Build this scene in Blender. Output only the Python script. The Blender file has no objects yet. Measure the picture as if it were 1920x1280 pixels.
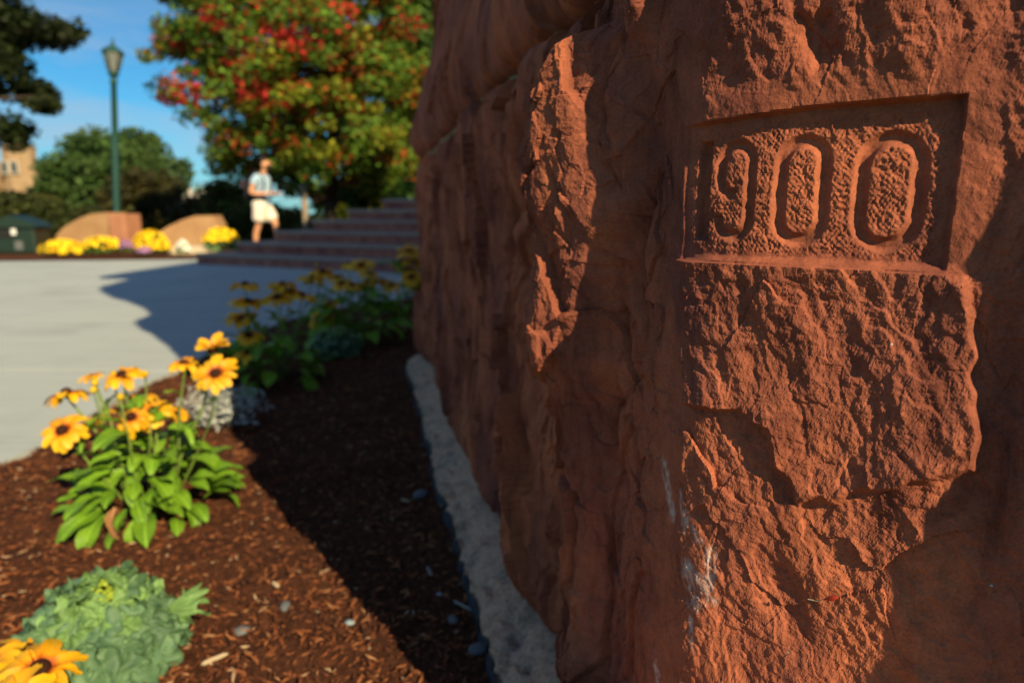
import bpy, bmesh, math, random
import numpy as np
from mathutils import Vector, Matrix, Euler
R = math.radians
random.seed(7)
rng = np.random.default_rng(7)
scene = bpy.context.scene
C = scene.collection

# ------------------------------------------------------------------ camera
PITCH = math.atan(240 / 1280)
CAMZ = 0.73
cam_d = bpy.data.cameras.new('camera')
cam = bpy.data.objects.new('camera', cam_d)
C.objects.link(cam)
cam.location = (0, 0, CAMZ)
cam.rotation_euler = (math.pi / 2 - PITCH, 0, 0)
cam_d.lens = 24.0
cam_d.sensor_width = 36.0
cam_d.clip_start = 0.01
cam_d.clip_end = 3000
cam_d.dof.use_dof = True
cam_d.dof.focus_distance = 0.50
cam_d.dof.aperture_fstop = 5.0
scene.camera = cam

# ------------------------------------------------------------------ sky, sun, exposure
SUN_AZ = R(34.0)      # the sun stands behind the camera, this far to its right
SUN_EL = R(31.0)
to_sun = Vector((math.sin(SUN_AZ) * math.cos(SUN_EL), -math.cos(SUN_AZ) * math.cos(SUN_EL), math.sin(SUN_EL)))
world = bpy.data.worlds.new('World')
scene.world = world
world.use_nodes = True
wn = world.node_tree.nodes
wl = world.node_tree.links
wn.clear()
wo = wn.new('ShaderNodeOutputWorld')
bg = wn.new('ShaderNodeBackground')
bg.inputs['Strength'].default_value = 0.055
sky = wn.new('ShaderNodeTexSky')
sky.sky_type = 'NISHITA'
sky.sun_disc = False
sky.sun_elevation = SUN_EL
sky.sun_rotation = math.pi - SUN_AZ
sky.air_density = 1.0
sky.dust_density = 0.3
sky.ozone_density = 3.0
hs = wn.new('ShaderNodeMix')            # deep clear autumn blue
hs.data_type = 'RGBA'
hs.blend_type = 'MULTIPLY'
hs.inputs['Factor'].default_value = 1.0
hs.inputs['B'].default_value = (0.34, 0.90, 1.15, 1)
tc = wn.new('ShaderNodeTexCoord')
mp = wn.new('ShaderNodeMapping')
mp.inputs['Scale'].default_value = (1.6, 1.6, 9.0)
mp.inputs['Location'].default_value = (0.3, 0.0, 0.62)
cn = wn.new('ShaderNodeTexNoise')
cn.inputs['Scale'].default_value = 1.7
cn.inputs['Detail'].default_value = 6
cn.inputs['Roughness'].default_value = 0.55
cn.inputs['Distortion'].default_value = 0.4
cr = wn.new('ShaderNodeValToRGB')
cr.color_ramp.elements[0].position = 0.41
cr.color_ramp.elements[0].color = (0, 0, 0, 1)
cr.color_ramp.elements[1].position = 0.70
cr.color_ramp.elements[1].color = (0.75, 0.75, 0.75, 1)
cm = wn.new('ShaderNodeMix')
cm.data_type = 'RGBA'
cm.inputs['B'].default_value = (5.0, 5.8, 6.9, 1)
wl.new(tc.outputs['Generated'], mp.inputs['Vector'])
wl.new(mp.outputs['Vector'], cn.inputs['Vector'])
wl.new(cn.outputs['Fac'], cr.inputs['Fac'])
wl.new(cr.outputs['Color'], cm.inputs['Factor'])
wl.new(sky.outputs['Color'], hs.inputs['A'])
wl.new(hs.outputs['Result'], cm.inputs['A'])
wl.new(cm.outputs['Result'], bg.inputs['Color'])
wl.new(bg.outputs['Background'], wo.inputs['Surface'])

sun_d = bpy.data.lights.new('sun', 'SUN')
sun_d.energy = 5.0
sun_d.angle = R(0.5)
sun_d.color = (1.0, 0.79, 0.46)
sun = bpy.data.objects.new('sun', sun_d)
C.objects.link(sun)
sun.rotation_euler = (-to_sun).to_track_quat('-Z', 'Y').to_euler()
sun.location = to_sun * 40

scene.view_settings.view_transform = 'Standard'
scene.view_settings.look = 'None'
scene.view_settings.gamma = 1
scene.view_settings.use_curve_mapping = False
scene.view_settings.exposure = 0.74

# ------------------------------------------------------------------ measuring helpers
cp, sp_ = math.cos(PITCH), math.sin(PITCH)


def ray(px, py):
    cx = (px - 960) / 1280
    cy = -(py - 640) / 1280
    return np.array([cx, cp + cy * sp_, -sp_ + cy * cp])


def G(px, py, z=0.0):
    d = ray(px, py)
    k = (z - CAMZ) / d[2]
    return np.array([d[0] * k, d[1] * k, z])


def at(px, py, Y):
    d = ray(px, py)
    k = Y / d[1]
    return np.array([d[0] * k, Y, CAMZ + d[2] * k])


def project(p):
    x, y, z = p[0], p[1], p[2] - CAMZ
    dep = y * cp - z * sp_
    up = y * sp_ + z * cp
    return 960 + 1280 * x / dep, 640 - 1280 * up / dep


# ------------------------------------------------------------------ noise
_perm = np.random.default_rng(11).permutation(1024)
_ga = np.random.default_rng(12).uniform(0, 2 * math.pi, 1024)
_gx, _gy = np.cos(_ga), np.sin(_ga)


def perlin(x, y, seed=0):
    x = np.asarray(x, float)
    y = np.asarray(y, float)
    xi = np.floor(x).astype(np.int64)
    yi = np.floor(y).astype(np.int64)
    xf = x - xi
    yf = y - yi
    u = xf * xf * xf * (xf * (xf * 6 - 15) + 10)
    v = yf * yf * yf * (yf * (yf * 6 - 15) + 10)

    def g(ix, iy, fx, fy):
        h = _perm[(_perm[(ix + seed * 37) & 1023] + iy) & 1023]
        return _gx[h] * fx + _gy[h] * fy
    a = g(xi, yi, xf, yf)
    b = g(xi + 1, yi, xf - 1, yf)
    c = g(xi, yi + 1, xf, yf - 1)
    d = g(xi + 1, yi + 1, xf - 1, yf - 1)
    return ((a + (b - a) * u) + ((c + (d - c) * u) - (a + (b - a) * u)) * v) * 1.5


def fbm(x, y, octv=4, seed=0, gain=0.5):
    s = 0
    a = 1
    for i in range(octv):
        s = s + a * perlin(x * 2 ** i, y * 2 ** i, seed + i)
        a *= gain
    return s


def ridged(x, y, octv=3, seed=0):
    s = 0
    a = 1
    for i in range(octv):
        s = s + a * (0.5 - np.abs(perlin(x * 2 ** i, y * 2 ** i, seed + i)))
        a *= 0.5
    return s


def sst(a, b, x):
    t = np.clip((x - a) / (b - a), 0, 1)
    return t * t * (3 - 2 * t)


def facet(x, y, seed=0, tilt=1.0, off=0.5):
    """broken facets: every Voronoi cell is its own tilted plane"""
    xi = np.floor(x).astype(np.int64)
    yi = np.floor(y).astype(np.int64)
    best = np.full(x.shape, 9.0)
    res = np.zeros(x.shape)
    for dx in (-1, 0, 1):
        for dy in (-1, 0, 1):
            cx_, cy_ = xi + dx, yi + dy
            h = _perm[(_perm[(cx_ + seed * 53) & 1023] + cy_) & 1023]
            h2 = _perm[(h + 17 + seed) & 1023]
            h3 = _perm[(h2 + 91) & 1023]
            ox = x - (cx_ + (h & 31) / 31.0)
            oy = y - (cy_ + (h2 & 31) / 31.0)
            d = ox * ox + oy * oy
            val = tilt * (_gx[h3] * ox + _gy[h3] * oy) + off * ((h3 & 255) / 127.5 - 1)
            m_ = d < best
            best = np.where(m_, d, best)
            res = np.where(m_, val, res)
    return res


def terrace(n, soft=0.18):
    f = np.floor(n)
    return f + sst(0.5 - soft, 0.5 + soft, n - f)


# ------------------------------------------------------------------ materials
MATS = {}


def new_mat(name):
    m = bpy.data.materials.new(name)
    m.use_nodes = True
    nt = m.node_tree
    b = nt.nodes['Principled BSDF']
    MATS[name] = m
    return m, nt, b


def node(nt, kind, **kw):
    n = nt.nodes.new(kind)
    for k, v in kw.items():
        if k in n.inputs:
            n.inputs[k].default_value = v
        else:
            setattr(n, k, v)
    return n


def ramp(nt, fac, stops):
    r = nt.nodes.new('ShaderNodeValToRGB')
    els = r.color_ramp.elements
    while len(els) > 1:
        els.remove(els[-1])
    els[0].position = stops[0][0]
    els[0].color = (*stops[0][1], 1)
    for p, c in stops[1:]:
        e = els.new(p)
        e.color = (*c, 1)
    nt.links.new(fac, r.inputs['Fac'])
    return r.outputs['Color']


def mixc(nt, fac, a, b, mode='MIX'):
    m = nt.nodes.new('ShaderNodeMix')
    m.data_type = 'RGBA'
    m.blend_type = mode
    for sock, v in (('Factor', fac), ('A', a), ('B', b)):
        if hasattr(v, 'is_linked') or hasattr(v, 'links'):
            nt.links.new(v, m.inputs[sock])
        elif sock == 'Factor':
            m.inputs[sock].default_value = v
        else:
            m.inputs[sock].default_value = (*v, 1)
    return m.outputs['Result']


def noise_tex(nt, scale, detail=4, rough=0.6, vec=None, dist=0.0):
    n = node(nt, 'ShaderNodeTexNoise')
    n.inputs['Scale'].default_value = scale
    n.inputs['Detail'].default_value = detail
    n.inputs['Roughness'].default_value = rough
    n.inputs['Distortion'].default_value = dist
    if vec is not None:
        nt.links.new(vec, n.inputs['Vector'])
    return n.outputs['Fac']


def obj_vec(nt, scale=(1, 1, 1)):
    t = node(nt, 'ShaderNodeTexCoord')
    m = node(nt, 'ShaderNodeMapping')
    m.inputs['Scale'].default_value = scale
    nt.links.new(t.outputs['Object'], m.inputs['Vector'])
    return m.outputs['Vector']


def bump(nt, b, height, strength=0.5, dist=0.01):
    n = node(nt, 'ShaderNodeBump')
    n.inputs['Strength'].default_value = strength
    n.inputs['Distance'].default_value = dist
    nt.links.new(height, n.inputs['Height'])
    nt.links.new(n.outputs['Normal'], b.inputs['Normal'])
    return n


def simple(name, c1, c2=None, scale=20, rough=0.8, spec=0.3, bstr=0.0, bdist=0.005, detail=4, stretch=(1, 1, 1)):
    m, nt, b = new_mat(name)
    b.inputs['Roughness'].default_value = rough
    b.inputs['Specular IOR Level'].default_value = spec
    v = obj_vec(nt, stretch)
    f = noise_tex(nt, scale, detail, 0.6, v)
    c2 = c2 or tuple(x * 0.75 for x in c1)
    nt.links.new(ramp(nt, f, [(0.3, c2), (0.7, c1)]), b.inputs['Base Color'])
    if bstr:
        bump(nt, b, f, bstr, bdist)
    return m


def sandstone(name, light, mid, dark, grain=1.0):
    m, nt, b = new_mat(name)
    b.inputs['Roughness'].default_value = 0.92
    b.inputs['Specular IOR Level'].default_value = 0.18
    v = obj_vec(nt)
    vs = obj_vec(nt, (1, 1, 0.35))
    big = noise_tex(nt, 6, 5, 0.6, vs, 0.6)
    fine = noise_tex(nt, 420 * grain, 3, 0.7, v)
    midn = noise_tex(nt, 60 * grain, 5, 0.65, v)
    base = ramp(nt, big, [(0.28, dark), (0.5, mid), (0.72, light)])
    sp = ramp(nt, fine, [(0.25, (0.62, 0.58, 0.56)), (0.5, (1, 1, 1)), (0.75, (1.3, 1.25, 1.2))])
    c = mixc(nt, 0.7, base, sp, 'MULTIPLY')
    sp2 = ramp(nt, midn, [(0.3, (0.72, 0.7, 0.72)), (0.55, (1, 1, 1)), (0.8, (1.15, 1.12, 1.05))])
    c = mixc(nt, 0.8, c, sp2, 'MULTIPLY')
    # weather: dark water streaks and purplish beds
    st1 = noise_tex(nt, 19, 6, 0.68, obj_vec(nt, (1, 1, 0.34)), 0.9)
    c = mixc(nt, 0.9, c, ramp(nt, st1, [(0.30, (0.42, 0.38, 0.42)), (0.47, (0.88, 0.86, 0.88)), (0.62, (1.1, 1.08, 1.05))]), 'MULTIPLY')
    st2 = noise_tex(nt, 3.2, 4, 0.6, obj_vec(nt, (1, 1, 0.5)), 0.8)
    c = mixc(nt, 0.85, c, ramp(nt, st2, [(0.34, (0.62, 0.58, 0.72)), (0.55, (1, 1, 1)), (0.72, (1.12, 1.1, 1.0))]), 'MULTIPLY')
    # pale stray grains and lichen specks
    vor = node(nt, 'ShaderNodeTexVoronoi')
    vor.inputs['Scale'].default_value = 55
    nt.links.new(v, vor.inputs['Vector'])
    spk = ramp(nt, vor.outputs['Distance'], [(0.0, (1, 1, 1)), (0.045, (0.9, 0.9, 0.9)), (0.06, (0, 0, 0))])
    pick = ramp(nt, vor.outputs['Color'], [(0.0, (0, 0, 0)), (0.86, (0, 0, 0)), (0.9, (1, 1, 1))])
    spf = mixc(nt, 1.0, spk, pick, 'MULTIPLY')
    c = mixc(nt, spf, c, (0.42, 0.36, 0.33))
    # white mineral streaks, stored on the mesh
    at_ = node(nt, 'ShaderNodeAttribute')
    at_.attribute_name = 'stain'
    c = mixc(nt, at_.outputs['Fac'], c, (0.50, 0.40, 0.36))
    nt.links.new(c, b.inputs['Base Color'])
    hn = nt.nodes.new('ShaderNodeMath')
    hn.operation = 'MULTIPLY_ADD'
    nt.links.new(fine, hn.inputs[0])
    hn.inputs[1].default_value = 0.5
    nt.links.new(midn, hn.inputs[2])
    bump(nt, b, hn.outputs[0], 0.55, 0.0016 / grain)
    return m


sandstone('brownstone', (0.44, 0.142, 0.064), (0.335, 0.105, 0.055), (0.19, 0.063, 0.046))
sandstone('brownstone_far', (0.50, 0.20, 0.145), (0.42, 0.165, 0.125), (0.32, 0.125, 0.095), 0.4)

# granite of the plinth
m, nt, b = new_mat('granite')
b.inputs['Roughness'].default_value = 0.75
v = obj_vec(nt)
f1 = noise_tex(nt, 14, 4, 0.6, v)
f2 = noise_tex(nt, 160, 2, 0.6, v)
f3 = noise_tex(nt, 45, 3, 0.6, v, 0.5)
c = ramp(nt, f1, [(0.3, (0.42, 0.235, 0.14)), (0.48, (0.47, 0.295, 0.19)), (0.6, (0.33, 0.225, 0.155)), (0.75, (0.12, 0.10, 0.085))])
c = mixc(nt, 0.9, c, ramp(nt, f2, [(0.3, (0.45, 0.45, 0.48)), (0.5, (1, 1, 1)), (0.8, (1.25, 1.2, 1.15))]), 'MULTIPLY')
c = mixc(nt, 0.8, c, ramp(nt, f3, [(0.3, (0.38, 0.42, 0.52)), (0.42, (1, 1, 1))]), 'MULTIPLY')
nt.links.new(c, b.inputs['Base Color'])
bump(nt, b, f2, 0.6, 0.002)

simple('tar_coat', (0.045, 0.055, 0.07), (0.03, 0.035, 0.045), 30, 0.6, 0.4, 0.4)
simple('mortar', (0.30, 0.24, 0.15), (0.17, 0.15, 0.10), 70, 0.95, 0.1, 0.6, 0.004)

# mulch bed
m, nt, b = new_mat('mulch')
b.inputs['Roughness'].default_value = 0.95
b.inputs['Specular IOR Level'].default_value = 0.15
v = obj_vec(nt)
f1 = noise_tex(nt, 60, 5, 0.7, v, 1.2)
f2 = noise_tex(nt, 7, 3, 0.5, v)
c = ramp(nt, f1, [(0.25, (0.035, 0.017, 0.011)), (0.5, (0.095, 0.035, 0.018)), (0.75, (0.18, 0.066, 0.028))])
c = mixc(nt, 0.7, c, ramp(nt, f2, [(0.3, (0.6, 0.55, 0.55)), (0.7, (1.1, 1.05, 1))]), 'MULTIPLY')
nt.links.new(c, b.inputs['Base Color'])
bump(nt, b, f1, 1.0, 0.02)


def island_mat(name, stops, rough=0.85, spec=0.2, trans=0.0, noise=None):
    """colour picked per loose piece of the mesh"""
    m, nt, b = new_mat(name)
    b.inputs['Roughness'].default_value = rough
    b.inputs['Specular IOR Level'].default_value = spec
    g = node(nt, 'ShaderNodeNewGeometry')
    c = ramp(nt, g.outputs['Random Per Island'], stops)
    if noise:
        f = noise_tex(nt, noise, 4, 0.6, obj_vec(nt))
        c = mixc(nt, 0.8, c, ramp(nt, f, [(0.3, (0.6, 0.6, 0.6)), (0.7, (1.15, 1.15, 1.15))]), 'MULTIPLY')
    nt.links.new(c, b.inputs['Base Color'])
    if trans:
        add_trans(nt, b, c, trans)
    return m


def add_trans(nt, b, c, w):
    t = node(nt, 'ShaderNodeBsdfTranslucent')
    nt.links.new(c, t.inputs['Color'])
    mx = node(nt, 'ShaderNodeMixShader')
    mx.inputs['Fac'].default_value = w
    out = [n for n in nt.nodes if n.type == 'OUTPUT_MATERIAL'][0]
    nt.links.new(b.outputs['BSDF'], mx.inputs[1])
    nt.links.new(t.outputs['BSDF'], mx.inputs[2])
    nt.links.new(mx.outputs['Shader'], out.inputs['Surface'])


island_mat('chips', [(0.0, (0.04, 0.017, 0.010)), (0.35, (0.12, 0.040, 0.018)), (0.7, (0.22, 0.068, 0.024)),
                     (0.9, (0.30, 0.115, 0.045)), (0.96, (0.34, 0.18, 0.09)), (1.0, (0.48, 0.36, 0.24))], noise=140)


def leaf_attr_mat(name, rough=0.6, trans=0.3, spec=0.25):
    """leaf colour stored per leaf in the attribute 'tint'"""
    m, nt, b = new_mat(name)
    b.inputs['Roughness'].default_value = rough
    b.inputs['Specular IOR Level'].default_value = spec
    a = node(nt, 'ShaderNodeAttribute')
    a.attribute_name = 'tint'
    g = node(nt, 'ShaderNodeNewGeometry')
    c = mixc(nt, 1.0, a.outputs['Color'], ramp(nt, g.outputs['Random Per Island'], [(0, (0.65, 0.65, 0.65)), (1, (1.3, 1.3, 1.3))]), 'MULTIPLY')
    nt.links.new(c, b.inputs['Base Color'])
    add_trans(nt, b, c, trans)
    return m


leaf_attr_mat('tree_leaf')

# concrete walk: broom marks run across it
m, nt, b = new_mat('concrete')
b.inputs['Roughness'].default_value = 0.88
b.inputs['Specular IOR Level'].default_value = 0.2
vb = obj_vec(nt, (0.35, 9, 1))
v = obj_vec(nt)
f1 = noise_tex(nt, 3.5, 5, 0.65, vb)
f2 = noise_tex(nt, 1.3, 4, 0.6, v)
f3 = noise_tex(nt, 180, 2, 0.6, v)
c = ramp(nt, f1, [(0.3, (0.335, 0.385, 0.405)), (0.7, (0.405, 0.45, 0.46))])
c = mixc(nt, 0.8, c, ramp(nt, f2, [(0.3, (0.78, 0.78, 0.78)), (0.45, (0.97, 0.97, 0.97)), (0.7, (1.06, 1.05, 1.03))]), 'MULTIPLY')
c = mixc(nt, 0.5, c, ramp(nt, f3, [(0.3, (0.8, 0.8, 0.8)), (0.7, (1.1, 1.1, 1.1))]), 'MULTIPLY')
nt.links.new(c, b.inputs['Base Color'])
bump(nt, b, f1, 0.3, 0.004)

simple('grass', (0.075, 0.10, 0.025), (0.05, 0.07, 0.02), 6, 0.95, 0.1)
simple('asphalt_joint', (0.10, 0.09, 0.08), (0.06, 0.055, 0.05), 30, 0.95, 0.1)
simple('garden_stone', (0.40, 0.25, 0.13), (0.31, 0.175, 0.085), 3.0, 0.9, 0.15, 0.5, 0.02, 6)
simple('garden_stone_end', (0.42, 0.20, 0.11), (0.33, 0.15, 0.09), 4.0, 0.9, 0.15, 0.5, 0.02, 6)
simple('pale_kerb', (0.55, 0.48, 0.36), (0.47, 0.4, 0.3), 8, 0.9, 0.15)
simple('lamp_green', (0.010, 0.060, 0.045), (0.008, 0.045, 0.036), 8, 0.45, 0.5)
m, nt, b = new_mat('lamp_glass')
b.inputs['Base Color'].default_value = (0.33, 0.34, 0.28, 1)
b.inputs['Roughness'].default_value = 0.3
b.inputs['Transmission Weight'].default_value = 0.55
simple('bin_green', (0.004, 0.022, 0.011), (0.003, 0.015, 0.008), 8, 0.5, 0.5)
simple('bin_dark', (0.01, 0.012, 0.013), None, 8, 0.7, 0.3)
simple('white_paint', (0.72, 0.75, 0.76), (0.66, 0.68, 0.7), 20, 0.6, 0.3)
simple('bark', (0.075, 0.055, 0.04), (0.04, 0.03, 0.024), 14, 0.95, 0.1, 0.8, 0.03, 5, (1, 1, 0.25))
simple('tread_skylit', (0.36, 0.26, 0.225), (0.28, 0.20, 0.175), 9, 0.9, 0.15)  # paler than the risers: sky light on the treads is put into the colour
simple('pale_wood', (0.36, 0.30, 0.22), (0.26, 0.21, 0.16), 10, 0.9, 0.1)
simple('skin', (0.62, 0.31, 0.17), (0.57, 0.27, 0.15), 8, 0.55, 0.35)
simple('shirt', (0.38, 0.53, 0.68), (0.30, 0.45, 0.60), 14, 0.9, 0.1, 0.3, 0.01)
simple('shorts', (0.72, 0.66, 0.58), (0.64, 0.58, 0.5), 12, 0.9, 0.1, 0.3, 0.01)
simple('hair', (0.022, 0.015, 0.011), (0.012, 0.009, 0.008), 60, 0.6, 0.3)
simple('pack', (0.02, 0.022, 0.028), (0.012, 0.013, 0.018), 20, 0.8, 0.2)
simple('pack_red', (0.32, 0.03, 0.03), None, 20, 0.8, 0.2)
simple('shoe', (0.3, 0.3, 0.3), (0.2, 0.2, 0.2), 20, 0.7, 0.2)
simple('eye', (0.03, 0.02, 0.015), None, 20, 0.3, 0.4)
simple('tan_brick', (0.36, 0.25, 0.15), (0.28, 0.19, 0.11), 2, 0.9, 0.1)
simple('pale_brick', (0.52, 0.46, 0.38), (0.45, 0.4, 0.33), 0.6, 0.9, 0.1)
simple('copper_roof', (0.22, 0.36, 0.30), (0.18, 0.3, 0.25), 1, 0.7, 0.2)
simple('dark_glass', (0.05, 0.06, 0.07), None, 1, 0.15, 0.5)
simple('pebble', (0.13, 0.14, 0.15), (0.08, 0.085, 0.095), 40, 0.7, 0.3, 0.3, 0.003)
simple('pebble_blue', (0.28, 0.36, 0.40), (0.2, 0.27, 0.3), 40, 0.6, 0.3, 0.3, 0.003)
simple('pale_chip', (0.55, 0.45, 0.30), (0.42, 0.32, 0.2), 60, 0.9, 0.15, 0.3, 0.002, 4, (1, 8, 8))
simple('grey_chip', (0.34, 0.32, 0.30), (0.25, 0.235, 0.22), 60, 0.9, 0.15, 0.3, 0.002, 4, (1, 8, 8))
simple('red_leaf', (0.50, 0.035, 0.015), (0.36, 0.05, 0.02), 90, 0.5, 0.3)
simple('dry_twig', (0.42, 0.33, 0.20), (0.3, 0.22, 0.13), 90, 0.8, 0.2)


def plant_leaf(name, c1, c2, trans=0.25, rough=0.45, rib=True, scale=30):
    m, nt, b = new_mat(name)
    b.inputs['Roughness'].default_value = rough
    b.inputs['Specular IOR Level'].default_value = 0.35
    v = obj_vec(nt)
    f = noise_tex(nt, scale, 4, 0.6, v)
    c = ramp(nt, f, [(0.3, c2), (0.7, c1)])
    oi = node(nt, 'ShaderNodeObjectInfo')
    c = mixc(nt, 1.0, c, ramp(nt, oi.outputs['Random'], [(0, (0.72, 0.75, 0.7)), (1, (1.25, 1.2, 1.2))]), 'MULTIPLY')
    nt.links.new(c, b.inputs['Base Color'])
    if rib:                     # pale midrib and side veins along the blade (object X runs to the tip)
        t_ = node(nt, 'ShaderNodeTexCoord')
        sx = node(nt, 'ShaderNodeSeparateXYZ')
        nt.links.new(t_.outputs['Object'], sx.inputs['Vector'])

        def mth(op, a, b_):
            n_ = nt.nodes.new('ShaderNodeMath')
            n_.operation = op
            for i_, v_ in enumerate((a, b_)):
                if v_ is None:
                    continue
                if hasattr(v_, 'links'):
                    nt.links.new(v_, n_.inputs[i_])
                else:
                    n_.inputs[i_].default_value = v_
            return n_.outputs[0]
        ay = mth('ABSOLUTE', sx.outputs['Y'], None)
        wv = mth('SINE', mth('MULTIPLY', mth('SUBTRACT', sx.outputs['X'], mth('MULTIPLY', ay, 1.3)), 520.0), None)
        vein = ramp(nt, wv, [(0.0, (0.86, 0.88, 0.86)), (0.8, (1.02, 1.02, 1.0)), (0.97, (1.22, 1.18, 1.15))])
        c = mixc(nt, 1.0, c, vein, 'MULTIPLY')
        mid = ramp(nt, mth('MULTIPLY', ay, 100.0), [(0.0, (1, 1, 1)), (0.12, (0.7, 0.7, 0.7)), (0.22, (0, 0, 0))])
        c = mixc(nt, mid, c, tuple(min(1, x * 1.5 + 0.02) for x in c1))
        nt.links.new(c, b.inputs['Base Color'])
        bump(nt, b, wv, 0.25, 0.002)
    else:
        bump(nt, b, f, 0.3, 0.003)
    add_trans(nt, b, c, trans)
    return m


plant_leaf('coneflower_leaf', (0.17, 0.33, 0.020), (0.115, 0.245, 0.018))
plant_leaf('brown_leaf', (0.28, 0.14, 0.05), (0.2, 0.09, 0.04), 0.1, 0.8)
plant_leaf('stem', (0.16, 0.24, 0.04), (0.11, 0.18, 0.035), 0.1, rib=False)
plant_leaf('bud', (0.62, 0.42, 0.01), (0.45, 0.32, 0.01), 0.1, rib=False)
plant_leaf('kale_outer', (0.095, 0.185, 0.088), (0.055, 0.12, 0.068), 0.03, 0.6, scale=60, rib=False)
plant_leaf('kale_mid', (0.15, 0.28, 0.08), (0.11, 0.21, 0.075), 0.04, 0.6, scale=60, rib=False)
plant_leaf('kale_heart', (0.42, 0.52, 0.05), (0.33, 0.46, 0.06), 0.2, 0.6, scale=60, rib=False)
plant_leaf('silver_leaf', (0.42, 0.45, 0.43), (0.30, 0.33, 0.32), 0.1, 0.9, rib=False)
simple('cone', (0.055, 0.02, 0.012), (0.02, 0.008, 0.006), 700, 0.9, 0.1, 0.8, 0.002)

# ray petals: brown-red at the base, golden outwards (object X runs along the petal)
m, nt, b = new_mat('petal')
b.inputs['Roughness'].default_value = 0.55
t = node(nt, 'ShaderNodeTexCoord')
sx = node(nt, 'ShaderNodeSeparateXYZ')
nt.links.new(t.outputs['Object'], sx.inputs['Vector'])
mr = node(nt, 'ShaderNodeMapRange')
mr.inputs['From Min'].default_value = 0.008
mr.inputs['From Max'].default_value = 0.05
nt.links.new(sx.outputs['X'], mr.inputs['Value'])
c = ramp(nt, mr.outputs['Result'], [(0.0, (0.16, 0.02, 0.005)), (0.15, (0.50, 0.10, 0.004)), (0.33, (0.84, 0.42, 0.006)), (1.0, (0.92, 0.58, 0.008))])
fs = noise_tex(nt, 1.0, 3, 0.6, obj_vec(nt, (25, 420, 25)))
c = mixc(nt, 0.8, c, ramp(nt, fs, [(0.3, (0.78, 0.66, 0.6)), (0.6, (1.04, 1.06, 1.1))]), 'MULTIPLY')
bump(nt, b, fs, 0.5, 0.002)
oi = node(nt, 'ShaderNodeObjectInfo')
c = mixc(nt, 1.0, c, ramp(nt, oi.outputs['Random'], [(0, (0.8, 0.72, 0.8)), (1, (1.08, 1.08, 1.0))]), 'MULTIPLY')
nt.links.new(c, b.inputs['Base Color'])
add_trans(nt, b, c, 0.25)

island_mat('mum_yellow', [(0, (0.80, 0.45, 0.005)), (0.5, (0.88, 0.56, 0.01)), (1, (0.90, 0.64, 0.02))], 0.6)
island_mat('mum_white', [(0, (0.66, 0.70, 0.55)), (1, (0.8, 0.8, 0.74))], 0.6)
island_mat('mum_purple', [(0, (0.20, 0.10, 0.26)), (1, (0.36, 0.17, 0.30))], 0.6)
island_mat('mum_leaf', [(0, (0.05, 0.11, 0.02)), (1, (0.10, 0.19, 0.03))], 0.6, 0.2, 0.2)
island_mat('fresh_leaf', [(0, (0.07, 0.20, 0.04)), (1, (0.13, 0.30, 0.07))], 0.5, 0.3, 0.2)
island_mat('silver_bits', [(0, (0.25, 0.28, 0.28)), (1, (0.50, 0.53, 0.51))], 0.9, 0.1, 0.1)


# ------------------------------------------------------------------ object helpers
def tag(o, label=None, cat=None, group=None, kind=None):
    if label:
        o['label'] = label
    if cat:
        o['category'] = cat
    if group:
        o['group'] = group
    if kind:
        o['kind'] = kind
    return o


def thing(name, label, cat, loc=(0, 0, 0), rotz=0.0, group=None):
    o = bpy.data.objects.new(name, None)
    o.empty_display_size = 0.05
    C.objects.link(o)
    o.location = [float(a) for a in loc]
    o.rotation_euler = (0, 0, rotz)
    return tag(o, label, cat, group)


def mesh_np(name, verts, faces, mat, parent=None, smooth=False, attrs=None):
    """faces: int array (n, k) with k constant"""
    me = bpy.data.meshes.new(name)
    verts = np.ascontiguousarray(verts, dtype=np.float32).reshape(-1, 3)
    faces = np.ascontiguousarray(faces, dtype=np.int32)
    k = faces.shape[1]
    me.vertices.add(len(verts))
    me.vertices.foreach_set('co', verts.ravel())
    me.loops.add(faces.size)
    me.loops.foreach_set('vertex_index', faces.ravel())
    me.polygons.add(len(faces))
    me.polygons.foreach_set('loop_start', np.arange(0, faces.size, k, dtype=np.int32))
    me.polygons.foreach_set('use_smooth', np.full(len(faces), smooth, dtype=bool))
    for an, (typ, data) in (attrs or {}).items():
        a = me.attributes.new(an, typ, 'POINT')
        if typ == 'FLOAT':
            a.data.foreach_set('value', np.ascontiguousarray(data, dtype=np.float32).ravel())
        else:
            a.data.foreach_set('color', np.ascontiguousarray(data, dtype=np.float32).ravel())
    me.update(calc_edges=True)
    me.materials.append(MATS[mat])
    o = bpy.data.objects.new(name, me)
    C.objects.link(o)
    if parent:
        o.parent = parent
    return o


def link_mesh(name, me, parent=None, loc=None, rot=None, scale=None):
    o = bpy.data.objects.new(name, me)
    C.objects.link(o)
    if parent:
        o.parent = parent
    if loc is not None:
        o.location = [float(a) for a in loc]
    if rot is not None:
        if isinstance(rot, Matrix):
            o.rotation_mode = 'XYZ'
            o.rotation_euler = rot.to_euler()
        else:
            o.rotation_euler = rot
    if scale is not None:
        o.scale = (scale,) * 3 if np.isscalar(scale) else scale
    return o


def bm_obj(name, bm, mat, parent=None, smooth=False, loc=None):
    me = bpy.data.meshes.new(name)
    bmesh.ops.recalc_face_normals(bm, faces=bm.faces)
    bm.to_mesh(me)
    bm.free()
    for p in me.polygons:
        p.use_smooth = smooth
    for mm in (mat if isinstance(mat, (list, tuple)) else [mat]):
        me.materials.append(MATS[mm])
    return link_mesh(name, me, parent, loc)


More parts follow.
